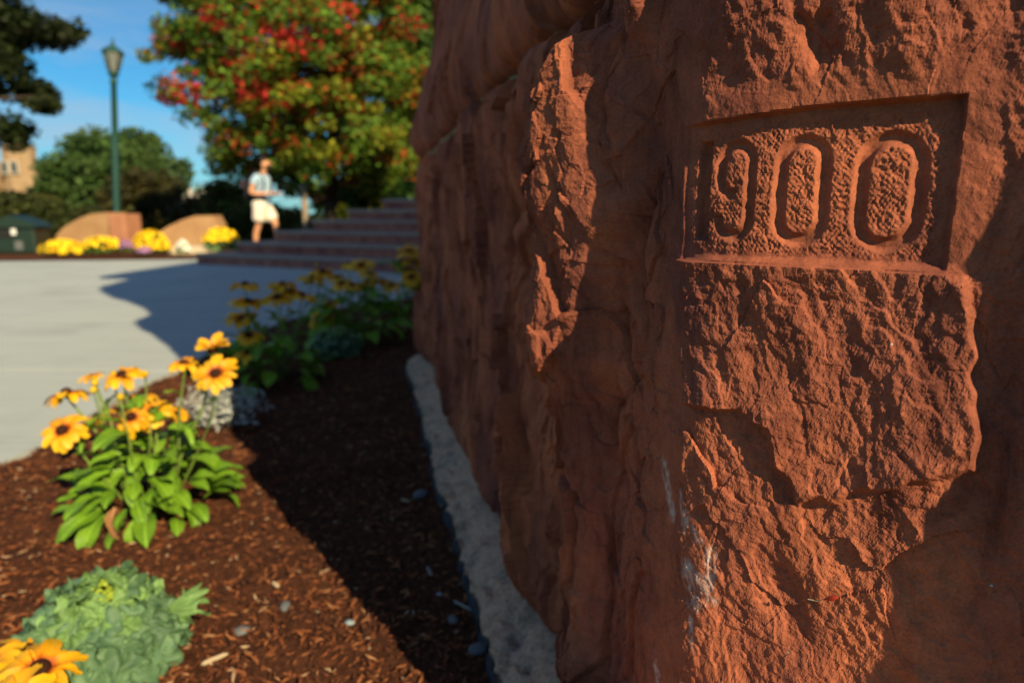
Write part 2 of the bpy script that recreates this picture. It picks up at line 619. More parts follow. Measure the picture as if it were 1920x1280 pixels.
def bm_box(bm, lo, hi, bevel=0.0, mtx=None):
    lo, hi = np.array(lo, float), np.array(hi, float)
    r = bmesh.ops.create_cube(bm, size=1.0)
    vs = r['verts']
    for v in vs:
        v.co = Vector([(lo[i] + hi[i]) / 2 + v.co[i] * (hi[i] - lo[i]) for i in range(3)])
    if bevel:
        es = list({e for v in vs for e in v.link_edges})
        rr = bmesh.ops.bevel(bm, geom=es, offset=bevel, segments=2, profile=0.5, affect='EDGES')
        vs = list(set(rr['verts']) | {v for v in vs if v.is_valid})
    if mtx:
        for v in vs:
            v.co = mtx @ v.co
    return vs


def bm_lathe(bm, prof, n=16, mtx=None, square=False):
    """prof: list of (radius, z)"""
    rings = []
    for r, z in prof:
        ring = []
        for i in range(n):
            a = 2 * math.pi * (i + 0.5) / n
            p = Vector((r * math.cos(a), r * math.sin(a), z))
            ring.append(bm.verts.new(mtx @ p if mtx else p))
        rings.append(ring)
    for a, b_ in zip(rings[:-1], rings[1:]):
        for i in range(n):
            bm.faces.new((a[i], a[(i + 1) % n], b_[(i + 1) % n], b_[i]))
    bm.faces.new(rings[0][::-1])
    bm.faces.new(rings[-1])


def bm_tube(bm, pts, rads, n=8):
    pts = [Vector(p) for p in pts]
    rings = []
    for i, p in enumerate(pts):
        d = (pts[min(i + 1, len(pts) - 1)] - pts[max(i - 1, 0)]).normalized()
        up = Vector((0, 0, 1)) if abs(d.z) < 0.9 else Vector((1, 0, 0))
        a = d.cross(up).normalized()
        b_ = d.cross(a).normalized()
        rings.append([bm.verts.new(p + (a * math.cos(2 * math.pi * j / n) + b_ * math.sin(2 * math.pi * j / n)) * rads[i]) for j in range(n)])
    for a, b_ in zip(rings[:-1], rings[1:]):
        for i in range(n):
            bm.faces.new((a[i], a[(i + 1) % n], b_[(i + 1) % n], b_[i]))
    bm.faces.new(rings[0][::-1])
    bm.faces.new(rings[-1])


def bm_prism(bm, outline, y0, y1, mtx=None):
    """outline of (x, z) extruded along y"""
    a = [bm.verts.new((mtx or Matrix()) @ Vector((x, y0, z))) for x, z in outline]
    b_ = [bm.verts.new((mtx or Matrix()) @ Vector((x, y1, z))) for x, z in outline]
    n = len(outline)
    bm.faces.new(a)
    bm.faces.new(b_[::-1])
    for i in range(n):
        bm.faces.new((a[i], b_[i], b_[(i + 1) % n], a[(i + 1) % n]))


def grid_quads(nr, nc):
    i = np.arange(nr * nc).reshape(nr, nc)
    return np.stack([i[:-1, :-1], i[:-1, 1:], i[1:, 1:], i[1:, :-1]], -1).reshape(-1, 4)
# ------------------------------------------------------------------ the stone pier
# plan curve of the wall face: q < 0 runs along the flank away from the corner, q > 0 along the dated face
_a = G(1060, 1280, 0.10)
_b = G(785, 640, 0.10)
_d = (_b - _a)[:2] / np.linalg.norm((_b - _a)[:2])
TH_SIDE = math.atan2(-_d[0], _d[1])
TH_FRONT = R(53.0)
rc = ray(1255, 400)
ratio = rc[0] / rc[1]
CY = (_a[0] + math.tan(TH_SIDE) * _a[1]) / (ratio + math.tan(TH_SIDE))
CX = ratio * CY
S_END = 2.62
T_END = 1.25


def theta(q):
    th = TH_SIDE + (R(26) - TH_SIDE) * sst(-0.008, 0.006, q) + (TH_FRONT - R(26)) * sst(0.003, 0.098, q)
    th = th - R(88) * sst(-S_END + 0.05, -S_END - 0.05, q)          # far end turns away to the right
    th = th + R(75) * sst(T_END - 0.05, T_END + 0.05, q)
    return th


_q = np.arange(-S_END - 0.9, T_END + 0.9, 0.0005)
_th = theta(_q)
_px = np.cumsum(np.sin(_th)) * 0.0005
_py = np.cumsum(-np.cos(_th)) * 0.0005
_i0 = np.argmin(np.abs(_q))
_px += CX - _px[_i0]
_py += CY - _py[_i0]


def curve(q):
    return np.interp(q, _q, _px), np.interp(q, _q, _py)


def normal(q):
    # smoothed direction so that a displaced surface does not fold at the corner
    th = np.interp(q, _q, _ths)
    return -np.cos(th), -np.sin(th)


_k = np.ones(81) / 81
_ths = np.convolve(np.pad(_th, 40, mode='edge'), _k, 'valid')


def uv(px, py):
    """wall coordinates (q, z) of the bare wall seen along the ray through a photo point"""
    d = ray(px, py)
    sel = (_q > -S_END) & (_q < T_END) & (_py > 0.05)
    rr = _px[sel] / _py[sel]
    qq = _q[sel]
    q = np.interp(d[0] / d[1], rr, qq)
    y = np.interp(q, _q, _py)
    return q, CAMZ + d[2] / d[1] * y


def sd_poly(Q, Z, poly):
    """signed distance, negative inside"""
    P = np.array(poly)
    d = np.full(Q.shape, 1e9)
    s = np.ones(Q.shape)
    n = len(P)
    for i in range(n):
        a = P[i]
        b_ = P[i - 1]
        ex, ez = b_ - a
        wx, wz = Q - a[0], Z - a[1]
        t = np.clip((wx * ex + wz * ez) / (ex * ex + ez * ez), 0, 1)
        d = np.minimum(d, (wx - ex * t) ** 2 + (wz - ez * t) ** 2)
        c1 = Z >= a[1]
        c2 = Z < b_[1]
        c3 = ex * wz > ez * wx
        flip = (c1 & c2 & c3) | (~c1 & ~c2 & ~c3)
        s = np.where(flip, -s, s)
    return s * np.sqrt(d)


def stadium(Q, Z, cq, cz, hw, hh):
    return np.hypot(Q - cq, np.maximum(np.abs(Z - cz) - (hh - hw), 0)) - hw


PANEL = [uv(1285, 238), uv(1550, 196), uv(1815, 176), uv(1772, 514), uv(1530, 500), uv(1276, 486)]
PLATEAU = [uv(*p) for p in [(1262, 478), (1262, 640), (1290, 760), (1380, 770), (1440, 800), (1450, 865), (1505, 942), (1560, 935), (1640, 912), (1720, 905), (1830, 885),
                            (1835, 700), (1825, 560), (1785, 500), (1540, 484)]]
UPPER = [uv(*p) for p in [(1300, 20), (1340, 120), (1440, 165), (1460, 182), (1600, 172), (1810, 168), (1880, 0), (1880, -120), (1300, -120)]]
HOLLOW = [uv(*p) for p in [(1490, 30), (1545, 35), (1570, 95), (1530, 130), (1500, 95)]]
LOWEDGE = [uv(*p) for p in [(1450, 985), (1490, 1060), (1530, 1130), (1600, 1110), (1700, 1170), (1720, 1300), (1590, 1300), (1500, 1230), (1440, 1160), (1400, 1040)]]
EDGE_T = [uv(*p) for p in [(1660, 1290), (1692, 1230), (1672, 1180), (1662, 1050), (1700, 990), (1780, 910), (1812, 850), (1800, 700), (1820, 600), (1815, 500), (1890, 400), (1918, 330), (1980, 250), (2000, 100)]]
NUMS = []
for lo, hi in (((1306, 268), (1320, 448)), ((1336, 262), (1410, 452)), ((1447, 252), (1552, 462)), ((1597, 245), (1735, 472))):
    xm = (lo[0] + hi[0]) / 2
    ql = uv(lo[0], 350)[0]
    qr = uv(hi[0], 350)[0]
    NUMS.append(((ql + qr) / 2, (qr - ql) / 2, uv(xm, lo[1])[1], uv(xm, hi[1])[1]))
_ht = np.mean([n[2] - n[3] for n in NUMS[2:]]) / 2
ST = 0.0084


def glyph_sd(Q, Z):
    """list of signed distances to the four numerals 1 9 0 0"""
    out = []
    for i, (cq, hw, zt, zb) in enumerate(NUMS):
        cz = (zt + zb) / 2
        hh = (zt - zb) / 2
        if i == 0:
            d = np.maximum(np.abs(Q - cq) - 0.0050, np.abs(Z - cz) - hh) - 0.0006
        elif i == 1:
            zc = zt - hh * 0.58
            cutq = (Z < zc - hh * 0.12) & (Q > cq + 0.10 * hw)
            s9 = ST * 0.86
            loop = np.abs(stadium(Q, Z, cq, zc, hw - s9 / 2, hh * 0.58 - s9 / 2)) - s9 / 2
            full = np.abs(stadium(Q, Z, cq, cz, hw - s9 / 2, hh - s9 / 2)) - s9 / 2
            loop = np.where(cutq, 1.0, loop)
            keep = np.minimum(cq - Q, np.maximum(Z - (zb + 0.017), 0 * Q - 1))
            keep = np.where(Q > cq, -1, np.where(Z < zb + 0.018, -1, 1))
            d = np.minimum(loop, np.where(keep < 0, full, 1))
        else:
            d = np.abs(stadium(Q, Z, cq, cz, hw - ST / 2, hh - ST / 2)) - ST / 2
        out.append(d)
    return out


Z0, ZJ = 0.10, 0.945


def octave(fx, fz, Q, Z, sp, seed, amp, kind='p'):
    lam = 1.0 / max(fx, fz)
    w = np.clip((lam / sp - 2.0) / 3.0, 0, 1)
    n = perlin(Q * fx, Z * fz, seed) if kind == 'p' else (0.45 - np.abs(perlin(Q * fx, Z * fz, seed))) * 1.3
    return amp * w * n


def grain(Q, Z, sp, a=1.0):
    wq = Q + 0.004 * perlin(Q * 40, Z * 40, 71)
    wz = Z + 0.004 * perlin(Q * 40, Z * 40, 72)
    h = octave(28, 22, wq, wz, sp, 41, 0.0011)
    h = h + octave(60, 48, wq, wz, sp, 42, 0.0006)
    h = h + octave(120, 100, Q, Z, sp, 43, 0.00060)
    h = h + octave(230, 210, Q, Z, sp, 44, 0.00045)
    h = h + octave(420, 400, Q, Z, sp, 45, 0.00034)
    h = h - np.abs(octave(75, 60, wq, wz, sp, 49, 0.0011))
    h = h - np.abs(octave(170, 150, wq, wz, sp, 50, 0.0011)) - np.abs(octave(340, 300, Q, Z, sp, 51, 0.0006))
    h = h + np.where(sp < 0.0014, 0.00016, 0.0) * rng.normal(0, 1, Q.shape)
    f1_ = np.clip(0.033 / sp / 8, 0, 1)
    h = h + 0.0009 * f1_ * facet(wq * 34, wz * 26, 46, 0.9, 0.15)
    h = h + 0.0004 * np.clip(0.014 / sp / 5, 0, 1) * facet(wq * 85, wz * 70, 47, 0.9, 0.2)
    return h * a


def h_front(Q, Z, sp):
    SPC_MIN = sp < 0.0014
    base = 0.0030 * fbm(Q * 11 + 3, Z * 7 + 1, 3, 5)
    warp = 0.012 * fbm(Q * 22, Z * 18, 2, 61)
    diag = (Q + warp) * 0.75 + (Z + warp) * 0.45
    u_ = Q + 0.42 * Z + warp * 0.5
    base = base + 0.0014 * terrace(perlin(u_ * 26, (Z - 0.42 * Q) * 9, 64) * 2.4 + 0.4 * perlin(Q * 90, Z * 90, 65), 0.12)
    base = base + 0.0012 * fbm(u_ * 60, (Z - 0.42 * Q) * 13, 3, 63)
    base = base + 0.0026 * facet(diag * 17 + 0.3, (Z - Q * 0.6 + warp * 0.6) * 11, 9, 1.0, 0.22)
    # spalled sheet under the panel
    wq = Q + 0.005 * perlin(Q * 60, Z * 60, 33)
    wz = Z + 0.004 * perlin(Q * 70, Z * 50, 34)
    d = sd_poly(wq, wz, PLATEAU)
    base = base + 0.0085 * sst(0.003, -0.004, d) - 0.003 * sst(0, -0.03, d)
    # slopes away to its left, so that the right part faces the sun
    d2 = sd_poly(wq, wz, LOWEDGE)
    base = base - 0.003 * sst(0.010, -0.012, d2)
    du = sd_poly(wq, wz, UPPER)
    base = base + 0.0035 * sst(0.010, -0.022, du)
    dh = sd_poly(wq, wz, HOLLOW)
    base = base - 0.0065 * sst(0.006, -0.006, dh)
    g = grain(Q, Z, sp, 0.85)
    rough = base + g
    # the panel sunk into the face, floor stippled with the point chisel
    pw = 0.0009 * perlin(Q * 90, Z * 90, 35)
    dp = sd_poly(Q + pw, Z + pw, PANEL)
    fl = -0.0042 - 0.0010 * sst(0.05, 0.22, Q) + 0.001 * sst(0.06, 0.02, Q)
    zt = 0.5 * (PANEL[0][1] + PANEL[2][1])
    fl = fl - 0.0022 * sst(zt - 0.05, zt, Z)
    jq = Q + 0.0016 * perlin(Q * 150, Z * 150, 36) + 0.003 * perlin(Q * 40, Z * 40, 136)
    jz = Z + 0.0016 * perlin(Q * 150, Z * 150, 37) + 0.003 * perlin(Q * 40, Z * 40, 137)
    stip = -0.0010 * np.clip(np.sin(jq * 2 * math.pi / 0.0040) * np.sin(jz * 2 * math.pi / 0.0044) + 0.25, -0.35, 1) * (0.45 + 0.9 * np.abs(perlin(Q * 60, Z * 60, 138)))
    stip = stip - 0.0016 * np.clip(np.abs(perlin(Q * 290, Z * 260, 139)) - 0.12, 0, 1) + np.where(SPC_MIN, 0.00012, 0) * rng.normal(0, 1, Q.shape)
    stip = stip + 0.0009 * perlin(Q * 240, Z * 240, 38) + 0.0006 * perlin(Q * 130, Z * 130, 39)
    smooth_edge = sst(-0.012, -0.005, dp)
    gs = glyph_sd(Q, Z)
    gmin = np.minimum.reduce(gs)
    stip = 0.72 * stip * sst(0.0, 0.004, gmin + 0.0005) * (1 - 0.85 * smooth_edge)
    core = 0.0008 * perlin(Q * 110, Z * 110, 40)
    fl = fl + stip + core - 0.0040 * sst(0.0020, -0.0028, gmin)
    fl = fl - 0.0030 * sst(0.0020, -0.0028, gs[0])
    lip = sst(0.0008, -0.0022, dp)
    # the sill under the panel is a little slope that catches light
    sill_z = np.interp(Q, [PANEL[5][0], PANEL[4][0], PANEL[3][0]], [PANEL[5][1], PANEL[4][1], PANEL[3][1]])
    sill = sst(sill_z + 0.0065, sill_z - 0.0015, Z)
    low = np.minimum(rough, 0.005 - 0.0 * Q)
    zmid = 0.5 * (PANEL[0][1] + PANEL[4][1])
    up = 0.0018 * sst(zt - 0.02, zt + 0.01, Z) + 0.35 * (rough - 0.001)
    rr = np.where(Z > sill_z, rough + (up - rough) * sst(0.035, 0.006, dp), rough)
    inner = fl + (np.clip(low, 0.0, 0.006) - fl) * sill * sst(0.02, 0.05, Q)
    h = rr + (inner - rr) * lip
    # drafted margin at the corner is dressed nearly smooth
    mg = sst(0.040, 0.016, Q + 0.009 * perlin(Z * 16, Q * 12, 77) + 0.006 * perlin(Z * 50, Q * 50, 76))
    h = h * (1 - 0.6 * mg) + mg * (-0.002)
    # beyond the frame the face swells out: its shadow lies over the right margin
    zz = np.array([0.30] + [e_[1] for e_ in EDGE_T])
    tb = np.array([EDGE_T[0][0]] + [e_[0] for e_ in EDGE_T])
    te = 0.335
    L = te - tb
    zc = np.maximum.accumulate(zz + 0.635 * L)
    p_need = math.tan(TH_FRONT - SUN_AZ) * L
    p = np.interp(Z + 0.006 * perlin(Z * 40, Q * 0, 55), zc, p_need)
    h = h * (1 - sst(0.26, 0.33, Q)) + sst(0.285, te, Q) * p
    h = h + sst(te, te + 0.2, Q) * 0.004 * fbm(Q * 7, Z * 7, 3, 81)
    return h, dp, gs


CRACKS = []
for pts_, dep_, wd_ in (([(1212, 60), (1192, 150), (1186, 260), (1196, 350)], 0.011, 0.006), ([(1228, 330), (1206, 420), (1190, 520), (1204, 610)], 0.009, 0.005),
                        ([(1158, 330), (1166, 400), (1160, 470)], 0.007, 0.004), ([(1112, 560), (1096, 640), (1100, 690)], 0.012, 0.007), ([(1205, 640), (1190, 700), (1172, 760)], 0.007, 0.005),
                        ([(1160, 760), (1150, 850), (1166, 930)], 0.010, 0.009), ([(1208, 800), (1206, 860), (1186, 890)], 0.007, 0.005), ([(978, 350), (955, 420), (958, 500), (985, 560)], 0.030, 0.022),
                        ([(878, 300), (885, 420), (878, 560)], 0.030, 0.030), ([(862, 368), (858, 440)], 0.028, 0.022), ([(1040, 900), (1052, 1000), (1030, 1090)], 0.012, 0.010)):
    CRACKS.append(([uv(*p) for p in pts_], dep_, wd_))


def h_side(S, Z, sp):
    n1 = perlin(Z * 9, S * 3, 21)
    n2 = perlin(Z * 26, S * 12, 22)
    st = 0.010 * n1 + 0.008 * n2 + 0.006 * perlin(Z * 60, S * 20, 122)
    # a tongue of rock that breaks forward into the sun a hand's breadth from the corner
    jit = 0.003 * perlin(Z * 22, S * 4, 122) + 0.0015 * perlin(Z * 90, S * 10, 123) + 0.003 * n1
    zk = [CAMZ + ray(1060, y)[2] / ray(1060, y)[1] * 0.69 for y in (1000, 790, 700, 600, 450, 400, 300, 180, 100, 65)]
    s0 = np.interp(Z, zk, [0.146, 0.134, 0.126, 0.120, 0.100, 0.080, 0.073, 0.067, 0.066, 0.070]) + jit
    s1 = s0 + np.interp(Z + 0.006 * perlin(S * 40, Z * 30, 124), zk, [0.0, 0.004, 0.018, 0.024, 0.036, 0.060, 0.070, 0.068, 0.045, 0.008])
    marg = np.interp(Z, zk, [-0.030, -0.010, 0.004, 0.005, 0.004, 0.003, 0.003, 0.002, 0.002, -0.012])
    kk = math.tan(SUN_AZ - TH_SIDE)
    rise = sst(s0 - 0.035, s0 + 0.002, S)
    H = kk * s0 + marg + 0.72 * (np.clip(S, s0, s1) - s0) + 0.007 * facet(S * 30 + Z * 8, Z * 14 - S * 10, 126, 0.8, 0.3) * sst(s0, s1 + 0.01, S)
    # small flake standing proud beside the corner at the top
    zt_ = uv(1190, 110)[1]
    fl_ = sst(0.026, 0.034, S + 0.3 * jit) * sst(0.062, 0.046, S) * sst(zt_ - 0.01, zt_ + 0.03, Z + 2 * jit)
    w = sst(s1 + 0.004, s1 + 0.17, S + 0.02 * n1)
    h = rise * (H * (1 - w) + 0.008 * w) + 0.022 * fl_
    # upright cracks and spalls
    cw = S + 0.02 * perlin(Z * 5, S * 4, 127) + 0.006 * perlin(Z * 22, S * 9, 128)
    cr_ = np.abs(perlin(cw * 8.5 + 4, Z * 0.9, 129))
    cr2 = np.abs(perlin(cw * 19 + 1, Z * 2.6, 130))
    h = h - sst(0.15, 0.3, S) * 0.022 * np.exp(-cr_ / 0.05) * np.clip(0.3 + 1.4 * perlin(S * 3, Z * 3.5, 131), 0, 1)
    h = h - 0.009 * np.exp(-cr2 / 0.07) * np.clip(0.2 + 1.6 * perlin(S * 6, Z * 5, 132), 0, 1) * sst(0.0, 0.04, S)
    h = h + rise * w * (0.026 * fbm(S * 4.5 + 2, Z * 1.6, 2, 23) + 0.020 * facet(S * 7 + 0.5 * perlin(Z * 4, S * 3, 3), Z * 2.6 + S, 24, 1.1, 0.5) + 0.0 * terrace(perlin(S * 9 + 0.8 * perlin(Z * 3, S, 3), Z * 2.2, 24) * 1.8 + 0.2, 0.2))
    # deep scoop
    h = h - 0.034 * sst(1.0, 0.45, np.hypot((S - 0.50) / 0.11, (Z - 0.77) / 0.15)) * w
    wz = S + 0.01 * perlin(Z * 8, S * 8, 26)
    h = h + (0.35 + 0.65 * sst(0.05, 0.2, S)) * 0.0125 * facet(wz * 19, Z * 8 + S * 3, 25, 1.0, 0.5)
    h = h + 0.0030 * fbm(wz * 34, Z * 9, 3, 27) * sst(-0.01, 0.05, S)
    for pts_, dep_, wd_ in CRACKS:
        dcr = np.full(S.shape, 9.0)
        ws_, wz_ = S + 0.004 * perlin(Z * 45, S * 30, 133), Z
        for (qa, za), (qb, zb) in zip(pts_[:-1], pts_[1:]):
            ex, ez = qb - qa, zb - za
            tt = np.clip(((-ws_ - qa) * ex + (wz_ - za) * ez) / (ex * ex + ez * ez), 0, 1)
            side = np.hypot(-ws_ - qa - ex * tt, (wz_ - za - ez * tt) * 0.6)
            dcr = np.minimum(dcr, side)
        h = h - dep_ * np.exp(-(dcr / wd_) ** 1.2)
    h = h + 0.0036 * facet(S * 48 + 2 + 0.4 * perlin(Z * 40, S * 30, 137), Z * 26, 135, 1.0, 0.35) * (sp < 0.004)
    h = h + grain(S * 1.1, Z * 0.85, sp, 1.0)
    # arrises worn back
    e = 0.014 * perlin(S * 7, Z * 2, 28) + 0.006 * perlin(S * 22, Z * 2, 29)
    h = h - 0.030 * np.exp(-np.maximum(Z - Z0 - np.abs(e), 0) / 0.022) * sst(0.05, 0.3, S)
    h = h - 0.022 * np.exp(-np.maximum(ZJ - Z - np.abs(e) * 0.5, 0) / 0.014) * sst(0.03, 0.2, S)
    h = h - 0.05 * sst(S_END - 0.10, S_END + 0.02, S + e)
    return h


pier = thing('stone_pier', 'huge rock-faced reddish brownstone pier carved with a sunken 1900 date panel', 'stone pier', (CX, CY, 0))


def place(verts):
    return verts - np.array([CX, CY, 0.0])


# -- the dated cornerstone: one dense mesh, with date panel and numerals cut out of it as parts
qs = [0.0]
while qs[-1] > -S_END - 0.6:
    qs.append(qs[-1] - min(0.0009 + 0.0062 * max(-qs[-1] - 0.20, 0), 0.03))
q_neg = np.array(qs[::-1])
q_pos = np.concatenate([np.arange(0.0008, 0.27, 0.0008), np.arange(0.272, 0.345, 0.003), np.arange(0.36, T_END + 0.6, 0.02)])
qv = np.concatenate([q_neg, q_pos])
zv = np.concatenate([np.arange(Z0, 0.36, 0.0036), np.arange(0.36, ZJ, 0.00105), [ZJ]])
Q, Z = np.meshgrid(qv, zv)
dq = np.gradient(qv)
SPC = np.maximum(np.broadcast_to(dq, Q.shape), 0.0011)
ip = qv > -0.03
isd = qv < 0.035
Hf = np.zeros(Q.shape)
hf, dpf, gsf = h_front(Q[:, ip], Z[:, ip], SPC[:, ip])
Hf[:, ip] = hf
Hs = np.zeros(Q.shape)
Hs[:, isd] = h_side(-Q[:, isd], Z[:, isd], SPC[:, isd])
wq = sst(-0.012, 0.012, Q + 0.003 * perlin(Z * 35, Q * 0, 78))
H = Hs * (1 - wq) + Hf * wq
bx, by = curve(Q)
nx, ny = normal(Q)
V = place(np.stack([bx + nx * H, by + ny * H, Z], -1).reshape(-1, 3))
quads = grid_quads(*Q.shape)


# white streaks that ran down by the corner
def streak(px0, py0, px1, py1, wpx, seed):
    q0, z0 = uv(px0, py0)
    q1, z1 = uv(px1, py1)
    wd = abs(uv(px0 + wpx, py0)[0] - q0)
    t = np.clip((z0 - Z) / (z0 - z1), 0, 1)
    cq = q0 + (q1 - q0) * t + 0.002 * perlin(Z * 60, Z * 0, seed)
    d = np.hypot((Q - cq) / wd, np.maximum(np.maximum(Z - z0, z1 - Z), 0) / 0.006)
    br = 0.5 + 0.9 * perlin(Q * 330, Z * 150, seed + 1) + 0.5 * perlin(Q * 120, Z * 40, seed + 2)
    return np.clip(1.5 - d, 0, 1) * np.clip(br, 0, 1)


stain = np.zeros(Q.shape)
for a_ in ((1244, 868, 1256, 965, 6, 91), (1278, 930, 1284, 985, 5, 92), (1288, 965, 1312, 1005, 8, 93), (1335, 1035, 1330, 1095, 9, 94),
           (1290, 1060, 1300, 1130, 12, 95), (1315, 1085, 1330, 1120, 14, 96), (1296, 1165, 1300, 1205, 4, 97), (1225, 1230, 1229, 1270, 3, 98)):
    stain = np.maximum(stain, streak(*a_))
stain = stain * 0.75

vm_panel = np.zeros(Q.shape, bool)
vm_panel[:, ip] = dpf < 0.0012
gl = []
for g in gsf:
    mk = np.zeros(Q.shape, bool)
    mk[:, ip] = (g < 0.0024)
    gl.append(mk.ravel()[quads].all(1))
fpanel = vm_panel.ravel()[quads].any(1)
fgl = np.logical_or.reduce(gl)


def cut(name, mask, parent):
    f = quads[mask]
    u, inv = np.unique(f, return_inverse=True)
    return mesh_np(name, V[u], inv.reshape(f.shape), 'brownstone', parent, False, {'stain': ('FLOAT', stain.ravel()[u])})


corner = cut('cornerstone', ~fpanel & ~fgl, pier)
corner['label'] = 'dated cornerstone with rough lit face'
panel = cut('date_panel', fpanel & ~fgl, corner)
for g in gl:
    cut('numeral', g, corner)


# -- courses above and the rest of the pier
def course(z0, z1, extra, seed, dz=0.02, lean=False, q0=-S_END - 0.6, q1=T_END + 0.6, joint=0.02, fine=False):
    if fine:
        qs = [-0.06]
        while qs[-1] > q0:
            qs.append(qs[-1] - (0.004 + 0.005 * max(-qs[-1], 0)))
        qv = np.concatenate([np.array(qs[::-1]), np.arange(-0.04, q1, 0.03)])
    else:
        qv = np.concatenate([np.arange(q0, -0.25, 0.05), np.arange(-0.25, 0.25, 0.012), np.arange(0.26, q1, 0.05)])
    zv = np.unique(np.concatenate([np.arange(z0, z1, dz), [z1], z0 + np.array([0.004, 0.01, 0.016]), z1 - np.array([0.004, 0.01, 0.016])]))
    Q, Z = np.meshgrid(qv, zv)
    sp = np.maximum(np.broadcast_to(np.gradient(qv), Q.shape), dz)
    edge = np.minimum(Z - z0, z1 - Z)
    wav = 0.006 * perlin(Q * 6, Z * 2, seed + 5)
    h = 0.016 + 0.028 * (1 - np.exp(-np.maximum(edge + wav, 0) / 0.05)) - 0.03 * np.exp(-np.maximum(edge, 0) / 0.007)
    h = h + 0.014 * facet(Q * 6 + 0.6 * perlin(Z * 5, Q * 4, seed + 7), Z * 3.2 + Q, seed + 8, 1.0, 0.5)
    h = h - 0.012 * np.exp(-np.abs(perlin(Q * 11 + 0.3 * perlin(Z * 9, Q * 5, seed + 9), Z * 1.4, seed + 6)) / 0.06)
    h = h + 0.016 * fbm(Q * 3.3, Z * 2.2, 3, seed) + 0.008 * terrace(perlin(Q * 7, Z * 4, seed + 1) * 2, 0.2)
    h = h + octave(34, 10, Q, Z, sp, seed + 2, 0.004) + octave(80, 30, Q, Z, sp, seed + 3, 0.0022)
    h = h + np.interp(Z, np.linspace(z0, z1, len(extra)), extra)
    if lean:
        h = h - 0.035 - 0.11 * sst(0.98, 1.65, Z) * sst(0.6, 2.3, -Q) + 0.02 * sst(1.25, 1.0, Z)
        h = h - 0.055 * sst(-0.14, 0.0, Q)
    h = h - 0.05 * sst(S_END - 0.10, S_END + 0.02, -Q)
    bx, by = curve(Q)
    nx, ny = normal(Q)
    V = place(np.stack([bx + nx * h, by + ny * h, Z], -1).reshape(-1, 3))
    return mesh_np('stone_block', V, grid_quads(*Q.shape), 'brownstone', pier, False)


course(ZJ + 0.012, 1.95, [0.0, 0.0, 0.0, -0.02], 101, 0.008, True, fine=True)
course(1.965, 2.95, [-0.13, -0.12, -0.09, -0.03], 111, 0.03)  # courses from here up are unseen, profiles shaped to throw the shadow edge
course(2.965, 3.35, [-0.24, -0.24], 121, 0.03)
course(3.36, 4.60, [-0.20, -0.11, 0.0, 0.0], 131, 0.04)
# mortar of the bed joint
qv = np.concatenate([np.arange(-S_END - 0.5, -0.02, 0.012), np.arange(-0.02, T_END + 0.5, 0.02)])
zv = np.linspace(ZJ - 0.006, ZJ + 0.027, 6)
Q, Z = np.meshgrid(qv, zv)
bx, by = curve(Q)
nx, ny = normal(Q)
hm = -0.075 + 0.061 * sst(0.25, 0.55, -Q) + 0.004 * perlin(Q * 20, Z * 60, 141) + 0.006 * perlin(Q * 4, Z * 0, 142) - 0.05 * sst(S_END - 0.10, S_END + 0.02, -Q)
mesh_np('mortar_joint', place(np.stack([bx + nx * hm, by + ny * hm, Z], -1).reshape(-1, 3)), grid_quads(*Q.shape), 'mortar', pier, False)

# -- solid core added behind the facing, stops sun leaking through the joints
bm = bmesh.new()
pq = np.concatenate([np.linspace(-S_END + 0.15, -0.12, 8), np.linspace(0.12, T_END - 0.1, 5)])
ox, oy = curve(pq)
onx, ony = normal(pq)
pl = [(float(a - 0.14 * c_ - CX), float(b_ - 0.14 * d_ - CY)) for a, b_, c_, d_ in zip(ox, oy, onx, ony)] + [(2.2, 0.0), (2.2, 2.6)]
lo_ = [bm.verts.new((p[0], p[1], 0.0)) for p in pl]
hi_ = [bm.verts.new((p[0], p[1], 4.52)) for p in pl]
bm.faces.new(lo_)
bm.faces.new(hi_[::-1])
for i in range(len(pl)):
    bm.faces.new((lo_[i], hi_[i], hi_[(i + 1) % len(pl)], lo_[(i + 1) % len(pl)]))
bm_obj('core', bm, 'mortar', pier)

# -- granite plinth: upright outer face, top sloping back under the brownstone
qv = np.concatenate([np.arange(-S_END - 0.4, -1.0, 0.016), np.arange(-1.0, -0.02, 0.008), np.arange(-0.02, T_END, 0.02)])
prof = [(0.0, -0.08), (0.0, -0.02), (0.0, 0.02), (0.0, 0.040), (0.002, 0.052), (0.010, 0.060), (0.03, 0.066), (0.05, 0.075), (0.075, 0.085), (0.10, 0.095), (0.13, 0.105), (0.18, 0.112)]
J = len(prof)
Q, J_ = np.meshgrid(qv, np.arange(J))
ow = 0.076 + 0.018 * perlin(qv * 3, qv * 0, 151) + 0.009 * perlin(qv * 11, qv * 0, 152) + 0.005 * perlin(qv * 34, qv * 0, 153)
ow = ow - 0.06 * sst(S_END - 0.03, S_END + 0.10, -qv)
inn = np.array([p[0] for p in prof])[:, None] * 0.8
zz = np.array([p[1] for p in prof])[:, None] + 0 * Q
hg = ow[None, :] - inn
zz = zz + 0.006 * perlin(Q * 14, J_ * 0.9, 154) * (J_ > 3) + 0.004 * perlin(Q * 40, J_ * 1.1, 155) * (J_ > 3)
hg = hg + 0.006 * perlin(Q * 24, J_ * 0.0, 156) * (J_ < 6) + 0.008 * facet(Q * 18, J_ * 0.45, 159, 0.6, 0.6) * (J_ > 3) * (J_ < 9)
zz = zz + 0.009 * facet(Q * 13, J_ * 0.3, 160, 0.7, 0.5) * (J_ > 4)
bx, by = curve(Q)
nx, ny = normal(Q)
Vg = place(np.stack([bx + nx * hg, by + ny * hg, zz], -1).reshape(-1, 3))
qg = grid_quads(*Q.shape)
row = qg[:, 0] // len(qv)
mesh_np('granite_plinth', Vg, qg, 'granite', pier, False)
